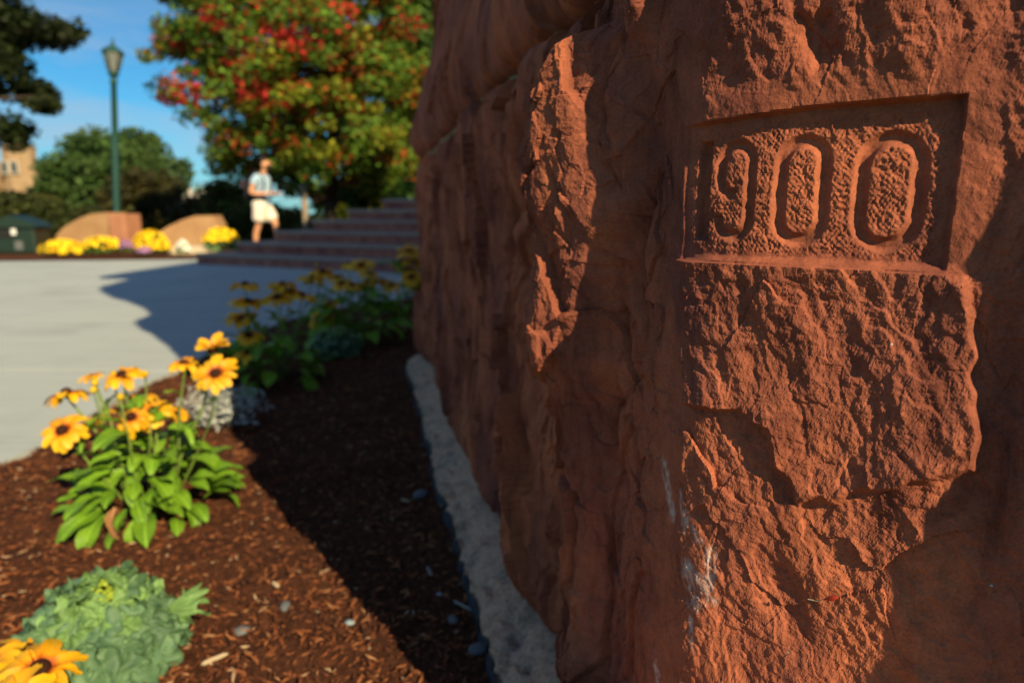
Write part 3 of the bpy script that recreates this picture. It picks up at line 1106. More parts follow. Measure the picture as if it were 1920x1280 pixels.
# dark coating left along the foot of the plinth
hh = np.stack([ow + 0.006, ow + 0.006, ow + 0.004], 0)
zs = np.stack([qv * 0 - 0.07, qv * 0 + 0.0, 0.044 + 0.010 * perlin(qv * 9, qv * 0, 157) + 0.010 * perlin(qv * 31, qv * 0, 158)], 0)
hh = hh + 0.006 * perlin(np.stack([qv] * 3) * 24, 0 * hh, 156)
Q3 = np.stack([qv] * 3)
bx, by = curve(Q3)
nx, ny = normal(Q3)
mesh_np('foot_coating', place(np.stack([bx + nx * hh, by + ny * hh, zs], -1).reshape(-1, 3)), grid_quads(3, len(qv)), 'tar_coat', pier, False)

# -- unseen block added before the corner to shape the shadow on the mulch
bm = bmesh.new()
bm_box(bm, (-0.13, 0.22, -0.05), (0.62, 0.615, 0.235), 0.02)
bmesh.ops.subdivide_edges(bm, edges=bm.edges[:], cuts=6, use_grid_fill=True)
for v_ in bm.verts:
    v_.co += Vector((0.006 * float(perlin(v_.co.y * 14, v_.co.z * 14, 3)), 0.006 * float(perlin(v_.co.x * 14, v_.co.z * 14, 4)), 0.006 * float(perlin(v_.co.x * 14, v_.co.y * 14, 5))))
o = bm_obj('shadow_block', bm, 'granite', pier)
o.data.transform(Matrix.Translation((-CX, -CY, 0)))

# -- the building the pier belongs to, standing behind it
bld = thing('brownstone_building', 'brownstone building hidden behind the dated pier, with an unseen eave added to shade the steps', 'building', (0.6, 4.0, 0))
bm = bmesh.new()
bm_box(bm, (-0.45, -0.9, 0.0), (6.0, 8.5, 4.35), 0.02)
bm_obj('wall', bm, 'brownstone_far', bld)
bm = bmesh.new()
bm_box(bm, (-1.20, -2.3, 4.352), (6.2, 5.5, 4.6), 0.03)  # unseen eave, added and sized to shade the steps
bm_obj('roof', bm, 'brownstone_far', bld)

# tiny red leaf with its twig caught on the stone
q0, z0 = uv(1520, 1116)
q1, z1 = uv(1578, 1108)
x0, y0 = curve(q0)
x1, y1 = curve(q1)
n0 = np.array(normal((q0 + q1) / 2))
p0 = np.array([x0 + n0[0] * 0.008, y0 + n0[1] * 0.008, z0])
p1 = np.array([x1 + n0[0] * 0.010, y1 + n0[1] * 0.010, z1])
lf = thing('fallen_leaf', 'tiny curled red leaf on a twig caught on the lit stone below the panel', 'leaf', p0)
bm = bmesh.new()
bm_tube(bm, [Vector((0, 0, 0.001)), Vector(p1 - p0) * 0.3 + Vector((0, 0, -0.0012)), Vector(p1 - p0) * 0.62], [0.0006, 0.0005, 0.0003], 5)
bm_obj('twig', bm, 'dry_twig', lf)
bm = bmesh.new()
dd = Vector(p1 - p0)
upv = Vector((0, 0, 1))
nn = Vector((n0[0], n0[1], 0))
pts = []
for t_, w_ in ((0.55, 0.0), (0.68, 0.0016), (0.82, 0.0024), (0.94, 0.0015), (1.02, 0.0)):
    c_ = dd * t_ + upv * (0.0008 * t_) + nn * (0.001 + 0.002 * (t_ - 0.5))
    pts.append((bm.verts.new(c_ + upv * (w_ + 0.0002)), bm.verts.new(c_ + nn * 0.0012), bm.verts.new(c_ - upv * (w_ + 0.0002))))
for a_, b_ in zip(pts[:-1], pts[1:]):
    bm.faces.new((a_[0], a_[1], b_[1], b_[0]))
    bm.faces.new((a_[1], a_[2], b_[2], b_[1]))
bm_obj('blade', bm, 'red_leaf', lf, True)
# ------------------------------------------------------------------ ground, mulch bed, concrete walk
bm = bmesh.new()
N = 40
vs = [[bm.verts.new((-600 + 1200 * i / N, -60 + 1100 * j / N, -0.10)) for i in range(N + 1)] for j in range(N + 1)]
for j in range(N):
    for i in range(N):
        bm.faces.new((vs[j][i], vs[j][i + 1], vs[j + 1][i + 1], vs[j + 1][i]))
tag(bm_obj('ground', bm, 'grass'), kind='structure')

EDGE = [np.array([-4.2, -1.5]), np.array([-3.0, 0.6])] + [G(*p)[:2] for p in ((0, 868), (80, 832), (170, 775), (250, 727), (345, 687), (430, 643), (500, 614), (560, 594), (650, 574), (748, 562), (800, 552))]
FAR = [G(*p)[:2] for p in ((366, 486), (0, 490))]


def edge_x(y):
    return np.interp(y, [e[1] for e in EDGE], [e[0] for e in EDGE])


def clip_half(poly, a, nrm):
    out = []
    for i in range(len(poly)):
        p, q = poly[i - 1], poly[i]
        dp, dq_ = np.dot(p - a, nrm), np.dot(q - a, nrm)
        if dp * dq_ < 0:
            out.append(p + (q - p) * dp / (dp - dq_))
        if dq_ >= 0:
            out.append(q)
    return out


walk_far_y = float(np.mean([f[1] for f in FAR]))
walk = tag(thing('concrete_walk', 'broad broom-finished pale concrete walk', 'walk'), kind='structure')
del walk['label'], walk['category']
poly0 = EDGE + [np.array([2.0, EDGE[-1][1] + 0.5]), np.array([2.0, walk_far_y]), FAR[0] * 1, FAR[1] * 1, np.array([-22.0, walk_far_y + 0.9]), np.array([-22.0, -1.5])]
yj = [-3.0, 1.2, G(0, 700)[1], G(100, 603)[1], G(100, 546)[1], G(100, 512)[1], 14.0]
for y0, y1 in zip(yj[:-1], yj[1:]):
    for x0, x1 in ((-24, -9.0), (-9.0, 4)):
        g = 0.011
        sl = 0.035
        pl = clip_half(poly0, np.array([0, y0 + g]), np.array([sl, 1.0]))
        pl = clip_half(pl, np.array([0, y1 - g]), np.array([-sl, -1.0])) if pl else pl
        pl = clip_half(pl, np.array([x0 + g, 0]), np.array([1.0, 0])) if pl else pl
        pl = clip_half(pl, np.array([x1 - g, 0]), np.array([-1.0, 0])) if pl else pl
        if len(pl) < 3:
            continue
        bm = bmesh.new()
        top = [bm.verts.new((p[0], p[1], 0.0)) for p in pl]
        bot = [bm.verts.new((p[0], p[1], -0.09)) for p in pl]
        bm.faces.new(top)
        n = len(pl)
        for i in range(n):
            bm.faces.new((top[i], bot[i], bot[(i + 1) % n], top[(i + 1) % n]))
        bm_obj('slab', bm, 'concrete', walk)
bm = bmesh.new()
pl = poly0
bm.faces.new([bm.verts.new((p[0], p[1], -0.012)) for p in pl])
bm_obj('joint_filler', bm, 'asphalt_joint', walk)

# mulch: a lumpy sheet in front, rising a little above the walk
def mulch_z(x, y):
    z = 0.010 + 0.012 * fbm(x * 3.1, y * 3.1, 3, 201) + 0.006 * fbm(x * 17, y * 17, 2, 211) + 0.005 * perlin(x * 60, y * 60, 221)
    inside = sst(-0.05, 0.07, x - edge_x(y))
    return z * inside - 0.06 * (1 - inside) - 0.0


ys = [0.3]
while ys[-1] < 9.5:
    ys.append(ys[-1] + 0.006 + 0.0035 * ys[-1])
ys = np.array(ys)
us = np.linspace(0, 1, 330)
U, Y = np.meshgrid(us, ys)
xl = np.maximum(edge_x(ys) - 0.12, -2.6)[:, None]
xr = np.interp(ys, [0.3, 0.9, 3.2, 9.5], [0.5, 0.25, -0.15, 0.4])[:, None]
X = xl + (xr - xl) * U
Zm = mulch_z(X, Y)
tag(mesh_np('mulch_bed', np.stack([X, Y, Zm], -1).reshape(-1, 3), grid_quads(*X.shape), 'mulch', None, True), kind='structure')

# shredded bark: thousands of slivers nobody could count
def slivers(name, x, y, z, ln, wd, ht, mat, parent=None):
    n = len(x)
    yaw = rng.uniform(0, 2 * math.pi, n)
    pit = rng.normal(0, 0.28, n)
    rol = rng.normal(0, 0.5, n)
    ax = np.stack([np.cos(yaw) * np.cos(pit), np.sin(yaw) * np.cos(pit), np.sin(pit)], -1)
    sd = np.stack([-np.sin(yaw), np.cos(yaw), np.sin(rol)], -1)
    sd /= np.linalg.norm(sd, axis=1)[:, None]
    up = np.cross(ax, sd)
    up /= np.linalg.norm(up, axis=1)[:, None]
    P = np.stack([x, y, z], -1)
    bend = rng.normal(0, 0.12, n)[:, None] * ln[:, None]
    ring = []
    for f, wf in ((-0.5, 0.35), (0.05, 1.0), (0.5, 0.25)):
        cpt = P + ax * (ln * f)[:, None] + sd * bend * (1 - 4 * f * f)
        for a, b_ in ((-1, 0), (0.1, 1), (1, 0), (0, -1)):
            ring.append(cpt + sd * (a * wd * wf * 0.5)[:, None] + up * (b_ * ht * wf * 0.5)[:, None])
    Vv = np.stack(ring, 1).reshape(-1, 3)
    f = []
    for k in (0, 4):
        for i in range(4):
            f.append((k + i, k + (i + 1) % 4, k + 4 + (i + 1) % 4, k + 4 + i))
    f.append((0, 3, 2, 1))
    f.append((8, 9, 10, 11))
    f = np.array(f)[None] + (np.arange(n) * 12)[:, None, None]
    return mesh_np(name, Vv, f.reshape(-1, 4), mat, parent)


n = 46000
yy = 0.62 + 5.2 * rng.random(n) ** 2.2
xr_ = np.interp(yy, [0.3, 0.9, 3.2, 9.5], [0.3, 0.12, -0.25, 0.3])
xl_ = np.maximum(edge_x(yy) + 0.02, -1.15 * yy - 0.45)
xx = xl_ + (xr_ - xl_) * rng.random(n)
sz = np.exp(rng.normal(0, 0.45, n))
o = slivers('mulch_chips', xx, yy, mulch_z(xx, yy) + 0.004 + 0.004 * rng.random(n), 0.0102 * sz, 0.0035 * sz ** 0.7, 0.003 * sz ** 0.5, 'chips')
tag(o, kind='stuff')

# strip of mulch beyond the walk
bm = bmesh.new()
f0, f1 = FAR
pts = [(f0[0] + 0.05, f0[1] - 0.03, 0.015), (f0[0] + 1.3, f0[1] + 0.5, 0.03), (f0[0] + 4.0, f0[1] + 9.0, 0.05), (-30, f0[1] + 9.0, 0.05), (-30, walk_far_y + 0.9, 0.015), (f1[0], f1[1] + 0.01, 0.015)]
bm.faces.new([bm.verts.new(p) for p in pts])
tag(bm_obj('far_bed', bm, 'mulch'), kind='structure')

# stray pieces in the shaded mulch
PEB = [('grey slate pebble with pale chip beside it in shaded mulch near the plinth', (790, 940), 0.0196, 'pebble'),
       ('oval grey pebble lying close against the foot of the granite plinth', (897, 1240), 0.0154, 'pebble'),
       ('small grey pebble in shaded mulch, just up-left of the oval pebble', (850, 1175), 0.0119, 'pebble'),
       ('small blue-grey pebble nearest the edge of the shadow on the mulch', (656, 1180), 0.0084, 'pebble_blue'),
       ('tiny pale blue pebble in shaded mulch beside the white splinter', (824, 1123), 0.0056, 'pebble_blue'),
       ('rounded grey pebble in sunlit mulch right of the kale', (455, 1190), 0.0126, 'pebble'),
       ('squarish grey stone in sunlit mulch beside the shadow edge', (535, 1148), 0.0119, 'pebble')]
for lab, pp, r, mt in PEB:
    p = G(*pp)
    bm = bmesh.new()
    bmesh.ops.create_icosphere(bm, subdivisions=2, radius=1)
    a0 = random.random() * 6
    for v_ in bm.verts:
        k = 1 + 0.25 * float(perlin(v_.co.x * 1.3 + a0, v_.co.y * 1.3 + v_.co.z, 9))
        v_.co = Vector((v_.co.x * r * k * 1.2, v_.co.y * r * k * 0.85, v_.co.z * r * k * 0.6))
    o = bm_obj('pebble', bm, mt, None, True, (p[0], p[1], float(mulch_z(p[0], p[1])) + r * 0.3))
    o.rotation_euler = (0.1, 0.1, random.random() * 6)
    tag(o, lab, 'pebble', 'pebbles in the mulch')
CHP = [('pale split wood chip lying in sunlit mulch right of the kale', (404, 1249), 0.042, 0.007, 0.5, 'pale_chip'),
       ('small whitish splinter standing out in the shaded mulch', (805, 1086), 0.03, 0.006, 2.0, 'grey_chip'),
       ('short pale chip beside the slate pebble near the plinth', (760, 953), 0.022, 0.006, 3.0, 'pale_chip'),
       ('long grey splinter in shaded mulch below the tiny pale pebble', (868, 1155), 0.042, 0.005, 2.6, 'grey_chip'),
       ('tan chip just inside the sun at the shadow edge', (518, 1112), 0.02, 0.008, 2.5, 'pale_chip')]
for lab, pp, ln, wd, yaw, mt in CHP:
    p = G(*pp)
    bm = bmesh.new()
    bm_prism(bm, [(-ln / 2, 0), (-ln * 0.4, wd * 0.5), (ln * 0.3, wd * 0.45), (ln / 2, wd * 0.1), (ln * 0.35, -wd * 0.4), (-ln * 0.35, -wd * 0.5)], -0.0015, 0.0015)
    bmesh.ops.rotate(bm, verts=bm.verts, cent=(0, 0, 0), matrix=Matrix.Rotation(R(90), 3, 'X'))
    o = bm_obj('wood_chip', bm, mt, None, False, (p[0], p[1], float(mulch_z(p[0], p[1])) + 0.010))
    o.rotation_euler = (0.25, -0.15, yaw)
    tag(o, lab, 'wood chip', 'larger chips in the mulch')

# ------------------------------------------------------------------ steps
A = G(365, 495)
B = G(745, 512)
e1 = (B - A)[:2] / np.linalg.norm((B - A)[:2])
e2 = np.array([-e1[1], e1[0]])
RISE, TREAD = 0.158, 0.37
ang = math.atan2(e1[1], e1[0])
steps = thing('stone_steps', 'flight of six broad reddish stone steps in the shade of the pier', 'steps', (A[0], A[1], 0), ang)
LEFT = [365, 440, 515, 581, 650, 715]
for i in range(6):
    es = np.linspace(-1, 6, 1400)
    zt = (i + 0.8) * RISE
    best = None
    for e in es:
        P = np.array([A[0] + e * e1[0] + i * TREAD * e2[0], A[1] + e * e1[1] + i * TREAD * e2[1], zt])
        d = abs(project(P)[0] - LEFT[i])
        if best is None or d < best[0]:
            best = (d, e)
    e0 = best[1]
    eR = 4.1
    cuts = {0: [1.75], 1: [1.35], 2: [2.2], 3: [3.3], 4: [2.35], 5: []}[i]
    xs = [e0] + [c_ for c_ in cuts if c_ > e0 + 0.3] + [eR + 0.3]
    for x0, x1 in zip(xs[:-1], xs[1:]):
        bm = bmesh.new()
        jy = i * TREAD + random.uniform(-0.006, 0.006)
        zb_, zt_ = i * RISE + (0.003 if i else -0.05), (i + 1) * RISE
        bm_box(bm, (x0 + 0.005, jy + 0.035, zb_), (x1 - 0.005, jy + 1.5, zt_ - 0.052), 0.006)
        bm_obj('step_stone', bm, 'brownstone_far', steps)
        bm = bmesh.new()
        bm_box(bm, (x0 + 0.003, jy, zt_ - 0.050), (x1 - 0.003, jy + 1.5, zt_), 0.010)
        bm_obj('tread_slab', bm, 'tread_skylit', steps)

# ------------------------------------------------------------------ garden walls of tan sandstone beyond the walk
def garden_wall(label, px_pts, Y, thick, yaw, end_from=None):
    c0 = at(px_pts[0][0], 458, Y)
    w = thing('garden_wall', label, 'garden wall', (c0[0], Y, 0.0), yaw, 'curved sandstone garden walls')
    inv = Matrix.Rotation(-yaw, 4, 'Z') @ Matrix.Translation((-c0[0], -Y, 0))
    out = []
    for p in px_pts:
        q = at(p[0], p[1], Y)
        out.append(((q[0] - c0[0]) / math.cos(yaw), max(q[2], -0.05)))
    x0 = max(o_[0] for o_ in out)
    n = 5
    bm = bmesh.new()
    bm_prism(bm, out, 0.0, thick)
    bm_obj('wall_stone', bm, 'garden_stone', w)
    if end_from:
        bm = bmesh.new()
        zt = max(o_[1] for o_ in out)
        bm_box(bm, (x0 + 0.004, -0.03, -0.05), (x0 + end_from, thick * 0.95, zt - 0.03), 0.03)
        bm_obj('end_stone', bm, 'garden_stone_end', w)
    return w


garden_wall('tan sandstone garden wall with rising curved top, in front of the lamp post', [(104, 462), (106, 440), (122, 425), (150, 410), (175, 401), (209, 398), (209, 466)], 13.2, 0.5, R(-6), 0.34)
garden_wall('tan sandstone garden wall with curved top right of the lamp post', [(284, 462), (290, 440), (315, 424), (340, 412), (362, 405), (395, 404), (406, 424), (398, 466)], 13.6, 0.5, R(5))
p0, p1 = at(312, 470, 12.0), at(386, 470, 12.0)
bm = bmesh.new()
bm_box(bm, (p0[0], 12.0, -0.05), (p1[0], 12.5, 0.16), 0.02)
o = bm_obj('stone_kerb', bm, 'pale_kerb')
tag(o, 'low pale kerb stone in front of the right sandstone garden wall', 'kerb')

# ------------------------------------------------------------------ street lamp
LY = 15.0
lb = at(220, 458, LY)
top = at(211, 68, LY)
lamp = thing('street_lamp', 'tall dark green post lamp with a tapered glass lantern', 'street lamp', (lb[0], LY, 0.0))
hgt = top[2]
lean = math.atan2(top[0] - lb[0], hgt)
LM = Matrix.Rotation(lean, 4, 'Y')
s_ = hgt / 4.6


def lampart(name, fn, mat, smooth=True):
    bm = bmesh.new()
    fn(bm)
    return bm_obj(name, bm, mat, lamp, smooth)


zl = hgt - 0.80
lampart('post', lambda bm: bm_lathe(bm, [(0.085, 0.40), (0.075, 0.6), (0.068, zl * 0.6), (0.055, zl - 0.12), (0.075, zl - 0.10), (0.075, zl - 0.06), (0.05, zl - 0.04), (0.05, zl)], 16, LM), 'lamp_green')
lampart('base', lambda bm: bm_lathe(bm, [(0.19, -0.05), (0.19, 0.10), (0.16, 0.14), (0.14, 0.36), (0.10, 0.41)], 16, LM), 'lamp_green')
lampart('lantern_neck', lambda bm: bm_lathe(bm, [(0.055, zl + 0.003), (0.11, zl + 0.06), (0.11, zl + 0.09), (0.07, zl + 0.12)], 12, LM), 'lamp_green')
lampart('lantern_glass', lambda bm: bm_lathe(bm, [(0.095, zl + 0.125), (0.19, zl + 0.48)], 6, LM), 'lamp_glass', False)
for k in range(6):
    a = 2 * math.pi * (k + 0.5) / 6
    lampart('lantern_bar', lambda bm: bm_tube(bm, [LM @ Vector((0.10 * math.cos(a), 0.10 * math.sin(a), zl + 0.12)), LM @ Vector((0.197 * math.cos(a), 0.197 * math.sin(a), zl + 0.49))], [0.012, 0.012], 6), 'lamp_green')
lampart('lantern_roof', lambda bm: bm_lathe(bm, [(0.215, zl + 0.484), (0.215, zl + 0.51), (0.12, zl + 0.59), (0.05, zl + 0.63), (0.03, zl + 0.67)], 6, LM), 'lamp_green', False)
lampart('finial', lambda bm: bm_lathe(bm, [(0.02, zl + 0.672), (0.035, zl + 0.70), (0.015, zl + 0.73), (0.008, hgt)], 10, LM), 'lamp_green')

# ------------------------------------------------------------------ litter bin
bp = at(42, 474, 12.4)
bn = thing('litter_bin', 'dark green litter bin with a peaked roof and a small white notice', 'litter bin', (bp[0], 12.4, 0.0), R(12))
bm = bmesh.new()
bm_box(bm, (-0.36, -0.3, 0.03), (0.36, 0.3, 0.48), 0.03)
bm_obj('body', bm, 'bin_green', bn)
bm = bmesh.new()
bm_prism(bm, [(-0.42, 0.485), (-0.40, 0.53), (0, 0.70), (0.40, 0.53), (0.42, 0.485)], -0.35, 0.35)
bm_obj('roof', bm, 'bin_green', bn)
bm = bmesh.new()
bm_box(bm, (-0.33, -0.312, 0.30), (-0.02, -0.302, 0.46), 0.004)
bm_obj('opening', bm, 'bin_dark', bn)
bm = bmesh.new()
bm_box(bm, (0.0, -0.315, 0.36), (0.075, -0.303, 0.47), 0.003)
bm_obj('notice', bm, 'white_paint', bn)
bm = bmesh.new()
bm_box(bm, (0.03, -0.312, 0.10), (0.16, -0.302, 0.25), 0.003)
bm_obj('plate', bm, 'pebble', bn)
for sx_ in (-0.3, 0.3):
    bm = bmesh.new()
    bm_box(bm, (sx_ - 0.04, -0.25, -0.03), (sx_ + 0.04, 0.25, 0.027))
    bm_obj('foot', bm, 'bin_dark', bn)

# ------------------------------------------------------------------ leaves
def leaf_quads(P, size, up_bias=0.3, aspect=0.6, droop=0.0):
    """one pointed quad leaf per point (4 verts), random facing"""
    n = len(P)
    d = rng.normal(0, 1, (n, 3))
    d[:, 2] = d[:, 2] * 0.5 - droop
    d /= np.linalg.norm(d, axis=1)[:, None]
    nn = rng.normal(0, 1, (n, 3))
    nn[:, 2] += up_bias * 2
    s = np.cross(d, nn)
    s /= np.linalg.norm(s, axis=1)[:, None] + 1e-9
    L = (size * rng.uniform(0.7, 1.3, n))[:, None]
    nrm = np.cross(s, d)
    a = P - d * L * 0.5
    c = P + d * L * 0.5
    b_ = P + s * L * aspect * 0.5 - nrm * L * 0.08
    e = P - s * L * aspect * 0.5 - nrm * L * 0.08
    Vv = np.stack([a, b_, c, e], 1).reshape(-1, 3)
    return Vv, np.arange(n * 4).reshape(n, 4)


def ball(n):
    p = rng.normal(0, 1, (n, 3))
    p /= np.linalg.norm(p, axis=1)[:, None]
    return p * (rng.random(n) ** (1 / 2.5))[:, None]


def crown_obj(parent, clumps, per, rad, size, colour, name='crown', flat=0.65, up=0.4, mix=0.35):
    """clumps: (n,3) local; colour(clump points)->(n,3)"""
    nC = len(clumps)
    col = colour(clumps)
    P = np.repeat(clumps, per, 0) + ball(nC * per) * np.repeat(rad, per)[:, None] * np.array([1, 1, flat])
    own = rng.random((nC * per, 1)) < mix
    cc = np.where(own, colour(P), np.repeat(col, per, 0)) * rng.uniform(0.8, 1.2, (nC * per, 1))
    Vv, F = leaf_quads(P, size, up)
    tint = np.concatenate([np.repeat(cc, 4, 0), np.ones((len(Vv), 1))], 1)
    o = mesh_np(name, Vv, F, 'tree_leaf', parent, False, {'tint': ('FLOAT_COLOR', tint)})
    o['kind'] = 'stuff'
    return o


def trunk_obj(parent, pts, rads, name='trunk', n=9):
    bm = bmesh.new()
    bm_tube(bm, pts, rads, n)
    return bm_obj(name, bm, 'bark', parent, True)


def lobes(spec, n):
    """points in a union of ellipsoids, denser towards the skin"""
    out = []
    w = np.array([s[3] * s[4] * s[5] for s in spec]) ** 0.67
    w /= w.sum()
    for s, k in zip(spec, rng.multinomial(n, w)):
        p = rng.normal(0, 1, (k, 3))
        p /= np.linalg.norm(p, axis=1)[:, None]
        p *= (0.35 + 0.65 * rng.random(k) ** 0.6)[:, None]
        out.append(p * np.array(s[3:6]) + np.array(s[:3]))
    return np.concatenate(out)


def tree(name, label, base, trunk_pts, spec, nclump, per, crad, size, colour, cat='tree', group=None, limbs=6, tr=0.18):
    t = thing(name, label, cat, base, 0, group)
    trunk_obj(t, trunk_pts, np.linspace(tr, tr * 0.35, len(trunk_pts)))
    cl = lobes(spec, nclump)
    for k in range(limbs):
        s = np.array(spec[k % len(spec)][:3]) + rng.normal(0, 0.25, 3) * np.array(spec[k % len(spec)][3:6])
        f = rng.uniform(0.25, 0.85)
        j = f * (len(trunk_pts) - 1)
        i0 = int(j)
        st = Vector(trunk_pts[i0]).lerp(Vector(trunk_pts[min(i0 + 1, len(trunk_pts) - 1)]), j - i0)
        mid = st.lerp(Vector(s), 0.5) + Vector((0, 0, 0.2))
        trunk_obj(t, [st, mid, Vector(s)], [tr * 0.42, tr * 0.28, tr * 0.1], 'limb', 6)
    crown_obj(t, cl, per, crad * rng.uniform(0.7, 1.3, len(cl)), size, colour)
    return t


# the turning maple behind the steps
MB = np.array([at(622, 440, 16.0)[0], 16.0, 0.0])


def mpx(px, py, dy=0.0):
    p = at(px, py, 16.0 + dy) - MB
    return p


sx_ = 16.0 / 1280
MSPEC = []
for px, py, rx, rz, dy, ry in ((375, 110, 70, 65, -0.6, 1.2), (470, 40, 130, 90, -1.0, 1.6), (450, 190, 120, 70, -1.2, 1.5), (560, 120, 140, 110, -1.4, 1.8), (660, 60, 130, 110, -0.3, 1.8),
                               (500, 275, 110, 55, -0.7, 1.3), (620, 250, 120, 75, -1.2, 1.6), (730, 180, 110, 120, 0.3, 1.6), (700, 310, 90, 60, 0, 1.4), (560, 335, 75, 35, -0.2, 1.0), (430, -60, 150, 80, 0, 1.8), (620, -90, 180, 100, 0, 2.0),
                               (440, 315, 55, 25, 0, 0.7), (325, 175, 22, 14, 0, 0.4), (325, 70, 25, 20, 0, 0.4)):
    c_ = mpx(px, py, dy)
    MSPEC.append((c_[0], c_[1], c_[2], rx * sx_, ry, rz * sx_))


def maple_col(c_):
    x, y = project((c_ + MB).T)
    n = len(c_)
    out = np.array([0.115, 0.215, 0.024])[None] * rng.uniform(0.65, 1.35, (n, 1))
    yel = np.array([0.21, 0.22, 0.015])
    red = np.array([0.50, 0.030, 0.022])
    org = np.array([0.36, 0.085, 0.014])
    k = rng.random(n)
    wr = np.clip(1.15 - np.hypot((x - 540) / 340, (y - 50) / 230), 0, 1)
    r_ = k < wr * 0.36
    out[r_] = np.where(rng.random((r_.sum(), 1)) < 0.75, red, org) * rng.uniform(0.6, 1.3, (r_.sum(), 1))
    o_ = (~r_) & (rng.random(n) < 0.08)
    out[o_] = org * rng.uniform(0.6, 1.0, (o_.sum(), 1))
    y_ = (~r_) & (~o_) & (rng.random(n) < np.where((x > 620) | (y > 280), 0.30, 0.15))
    out[y_] = yel * rng.uniform(0.7, 1.2, (y_.sum(), 1))
    return out


mt_pts = [(0, 0, -0.1), (0.02, 0, 0.7), (0.05, 0, 1.3), (0.1, 0.1, 2.4), (0.0, 0.1, 3.8), (-0.2, 0.0, 5.4)]
tree('maple_tree', 'big maple behind the steps with leaves turning from green to red', MB, mt_pts, MSPEC, 680, 140, 0.36, 0.115, maple_col, limbs=14, tr=0.20)


def plain_col(base, var=0.3):
    base = np.array(base)
    return lambda c_: base[None] * rng.uniform(1 - var, 1 + var, (len(c_), 1)) * rng.uniform(0.9, 1.1, (len(c_), 3))


def px_tree(name, label, px, Y, blobs, nclump, per, crad, size, col, cat='tree', group=None, tr=0.15, limbs=5, ground_y=0.0, depth=0.8):
    base = np.array([at(px, 440, Y)[0], Y, ground_y])
    s = Y / 1280
    spec = []
    for bx_, by_, rx, rz in blobs:
        c_ = at(bx_, by_, Y) - base
        spec.append((c_[0], rng.normal(0, 0.15) * rx * s, c_[2], rx * s, rx * s * depth, rz * s))
    zt = max(sp[2] for sp in spec)
    pts = [(0, 0, -0.1), (0.03 * zt, 0, zt * 0.35), (0, 0.03 * zt, zt * 0.7), (0, 0, zt)]
    return tree(name, label, base, pts, spec, nclump, per, crad, size, col, cat, group, limbs, tr)


px_tree('green_tree', 'dark green tree at the right edge of the maple, half behind the pier', 775, 21.0,
        [(770, 120, 75, 110), (730, 300, 75, 75), (800, 250, 70, 120), (800, 40, 70, 60), (690, 350, 60, 35), (640, 372, 60, 22)], 260, 90, 0.6, 0.22, lambda c_: np.where(rng.random((len(c_), 1)) < 0.25, np.array([0.16, 0.15, 0.015]), np.array([0.055, 0.11, 0.02])) * rng.uniform(0.7, 1.3, (len(c_), 1)))
px_tree('round_tree', 'round-headed mid green tree behind the lamp post', 190, 38.0, [(130, 330, 50, 55), (180, 300, 55, 50), (265, 285, 42, 42), (220, 320, 80, 60), (150, 370, 65, 40), (270, 340, 50, 60), (110, 370, 35, 40)], 300, 80, 0.8, 0.32, plain_col((0.075, 0.135, 0.035)))
px_tree('slender_tree', 'small thin-leaved light green tree right of the lamp post', 332, 36.0, [(335, 322, 18, 22), (330, 350, 16, 20)], 26, 60, 0.45, 0.28, plain_col((0.075, 0.135, 0.05)), tr=0.08)
px_tree('dark_shrub', 'big brownish dark shrub right of the lamp post', 285, 24.0, [(270, 365, 55, 45), (310, 390, 40, 45), (240, 390, 40, 45), (330, 425, 50, 30), (270, 425, 70, 30)], 240, 80, 0.45, 0.17, plain_col((0.055, 0.050, 0.014), 0.35), 'shrub', 'shrubs beyond the walk', 0.10)
px_tree('low_shrub', 'low reddish-brown shrub between dark shrub and right garden wall', 368, 21.0, [(365, 405, 30, 28), (385, 425, 30, 25)], 80, 60, 0.3, 0.14, plain_col((0.06, 0.045, 0.016), 0.35), 'shrub', 'shrubs beyond the walk', 0.06)
px_tree('hedge_shrub', 'rounded olive green shrub left of the man with the backpack', 450, 19.0, [(425, 400, 40, 45), (470, 420, 45, 35), (415, 360, 25, 18), (520, 425, 50, 35), (560, 440, 45, 25)], 210, 80, 0.35, 0.14, lambda c_: np.where(rng.random((len(c_), 1)) < 0.15, np.array([0.16, 0.06, 0.02]), np.array([0.085, 0.11, 0.022])) * rng.uniform(0.7, 1.3, (len(c_), 1)), 'shrub', 'shrubs beyond the walk', 0.06)
px_tree('shade_shrub', 'dark green shrub behind the litter bin', 60, 20.0, [(40, 400, 55, 35), (100, 425, 55, 40), (10, 430, 60, 40), (150, 430, 40, 35)], 200, 80, 0.4, 0.15, plain_col((0.045, 0.060, 0.014), 0.4), 'shrub', 'shrubs beyond the walk', 0.06)
px_tree('yellow_shrub', 'yellowish olive shrub below the tan turreted building', 30, 26.0, [(25, 390, 45, 22), (75, 392, 35, 22)], 90, 80, 0.4, 0.18, plain_col((0.12, 0.105, 0.018), 0.3), 'shrub', 'shrubs beyond the walk', 0.06)

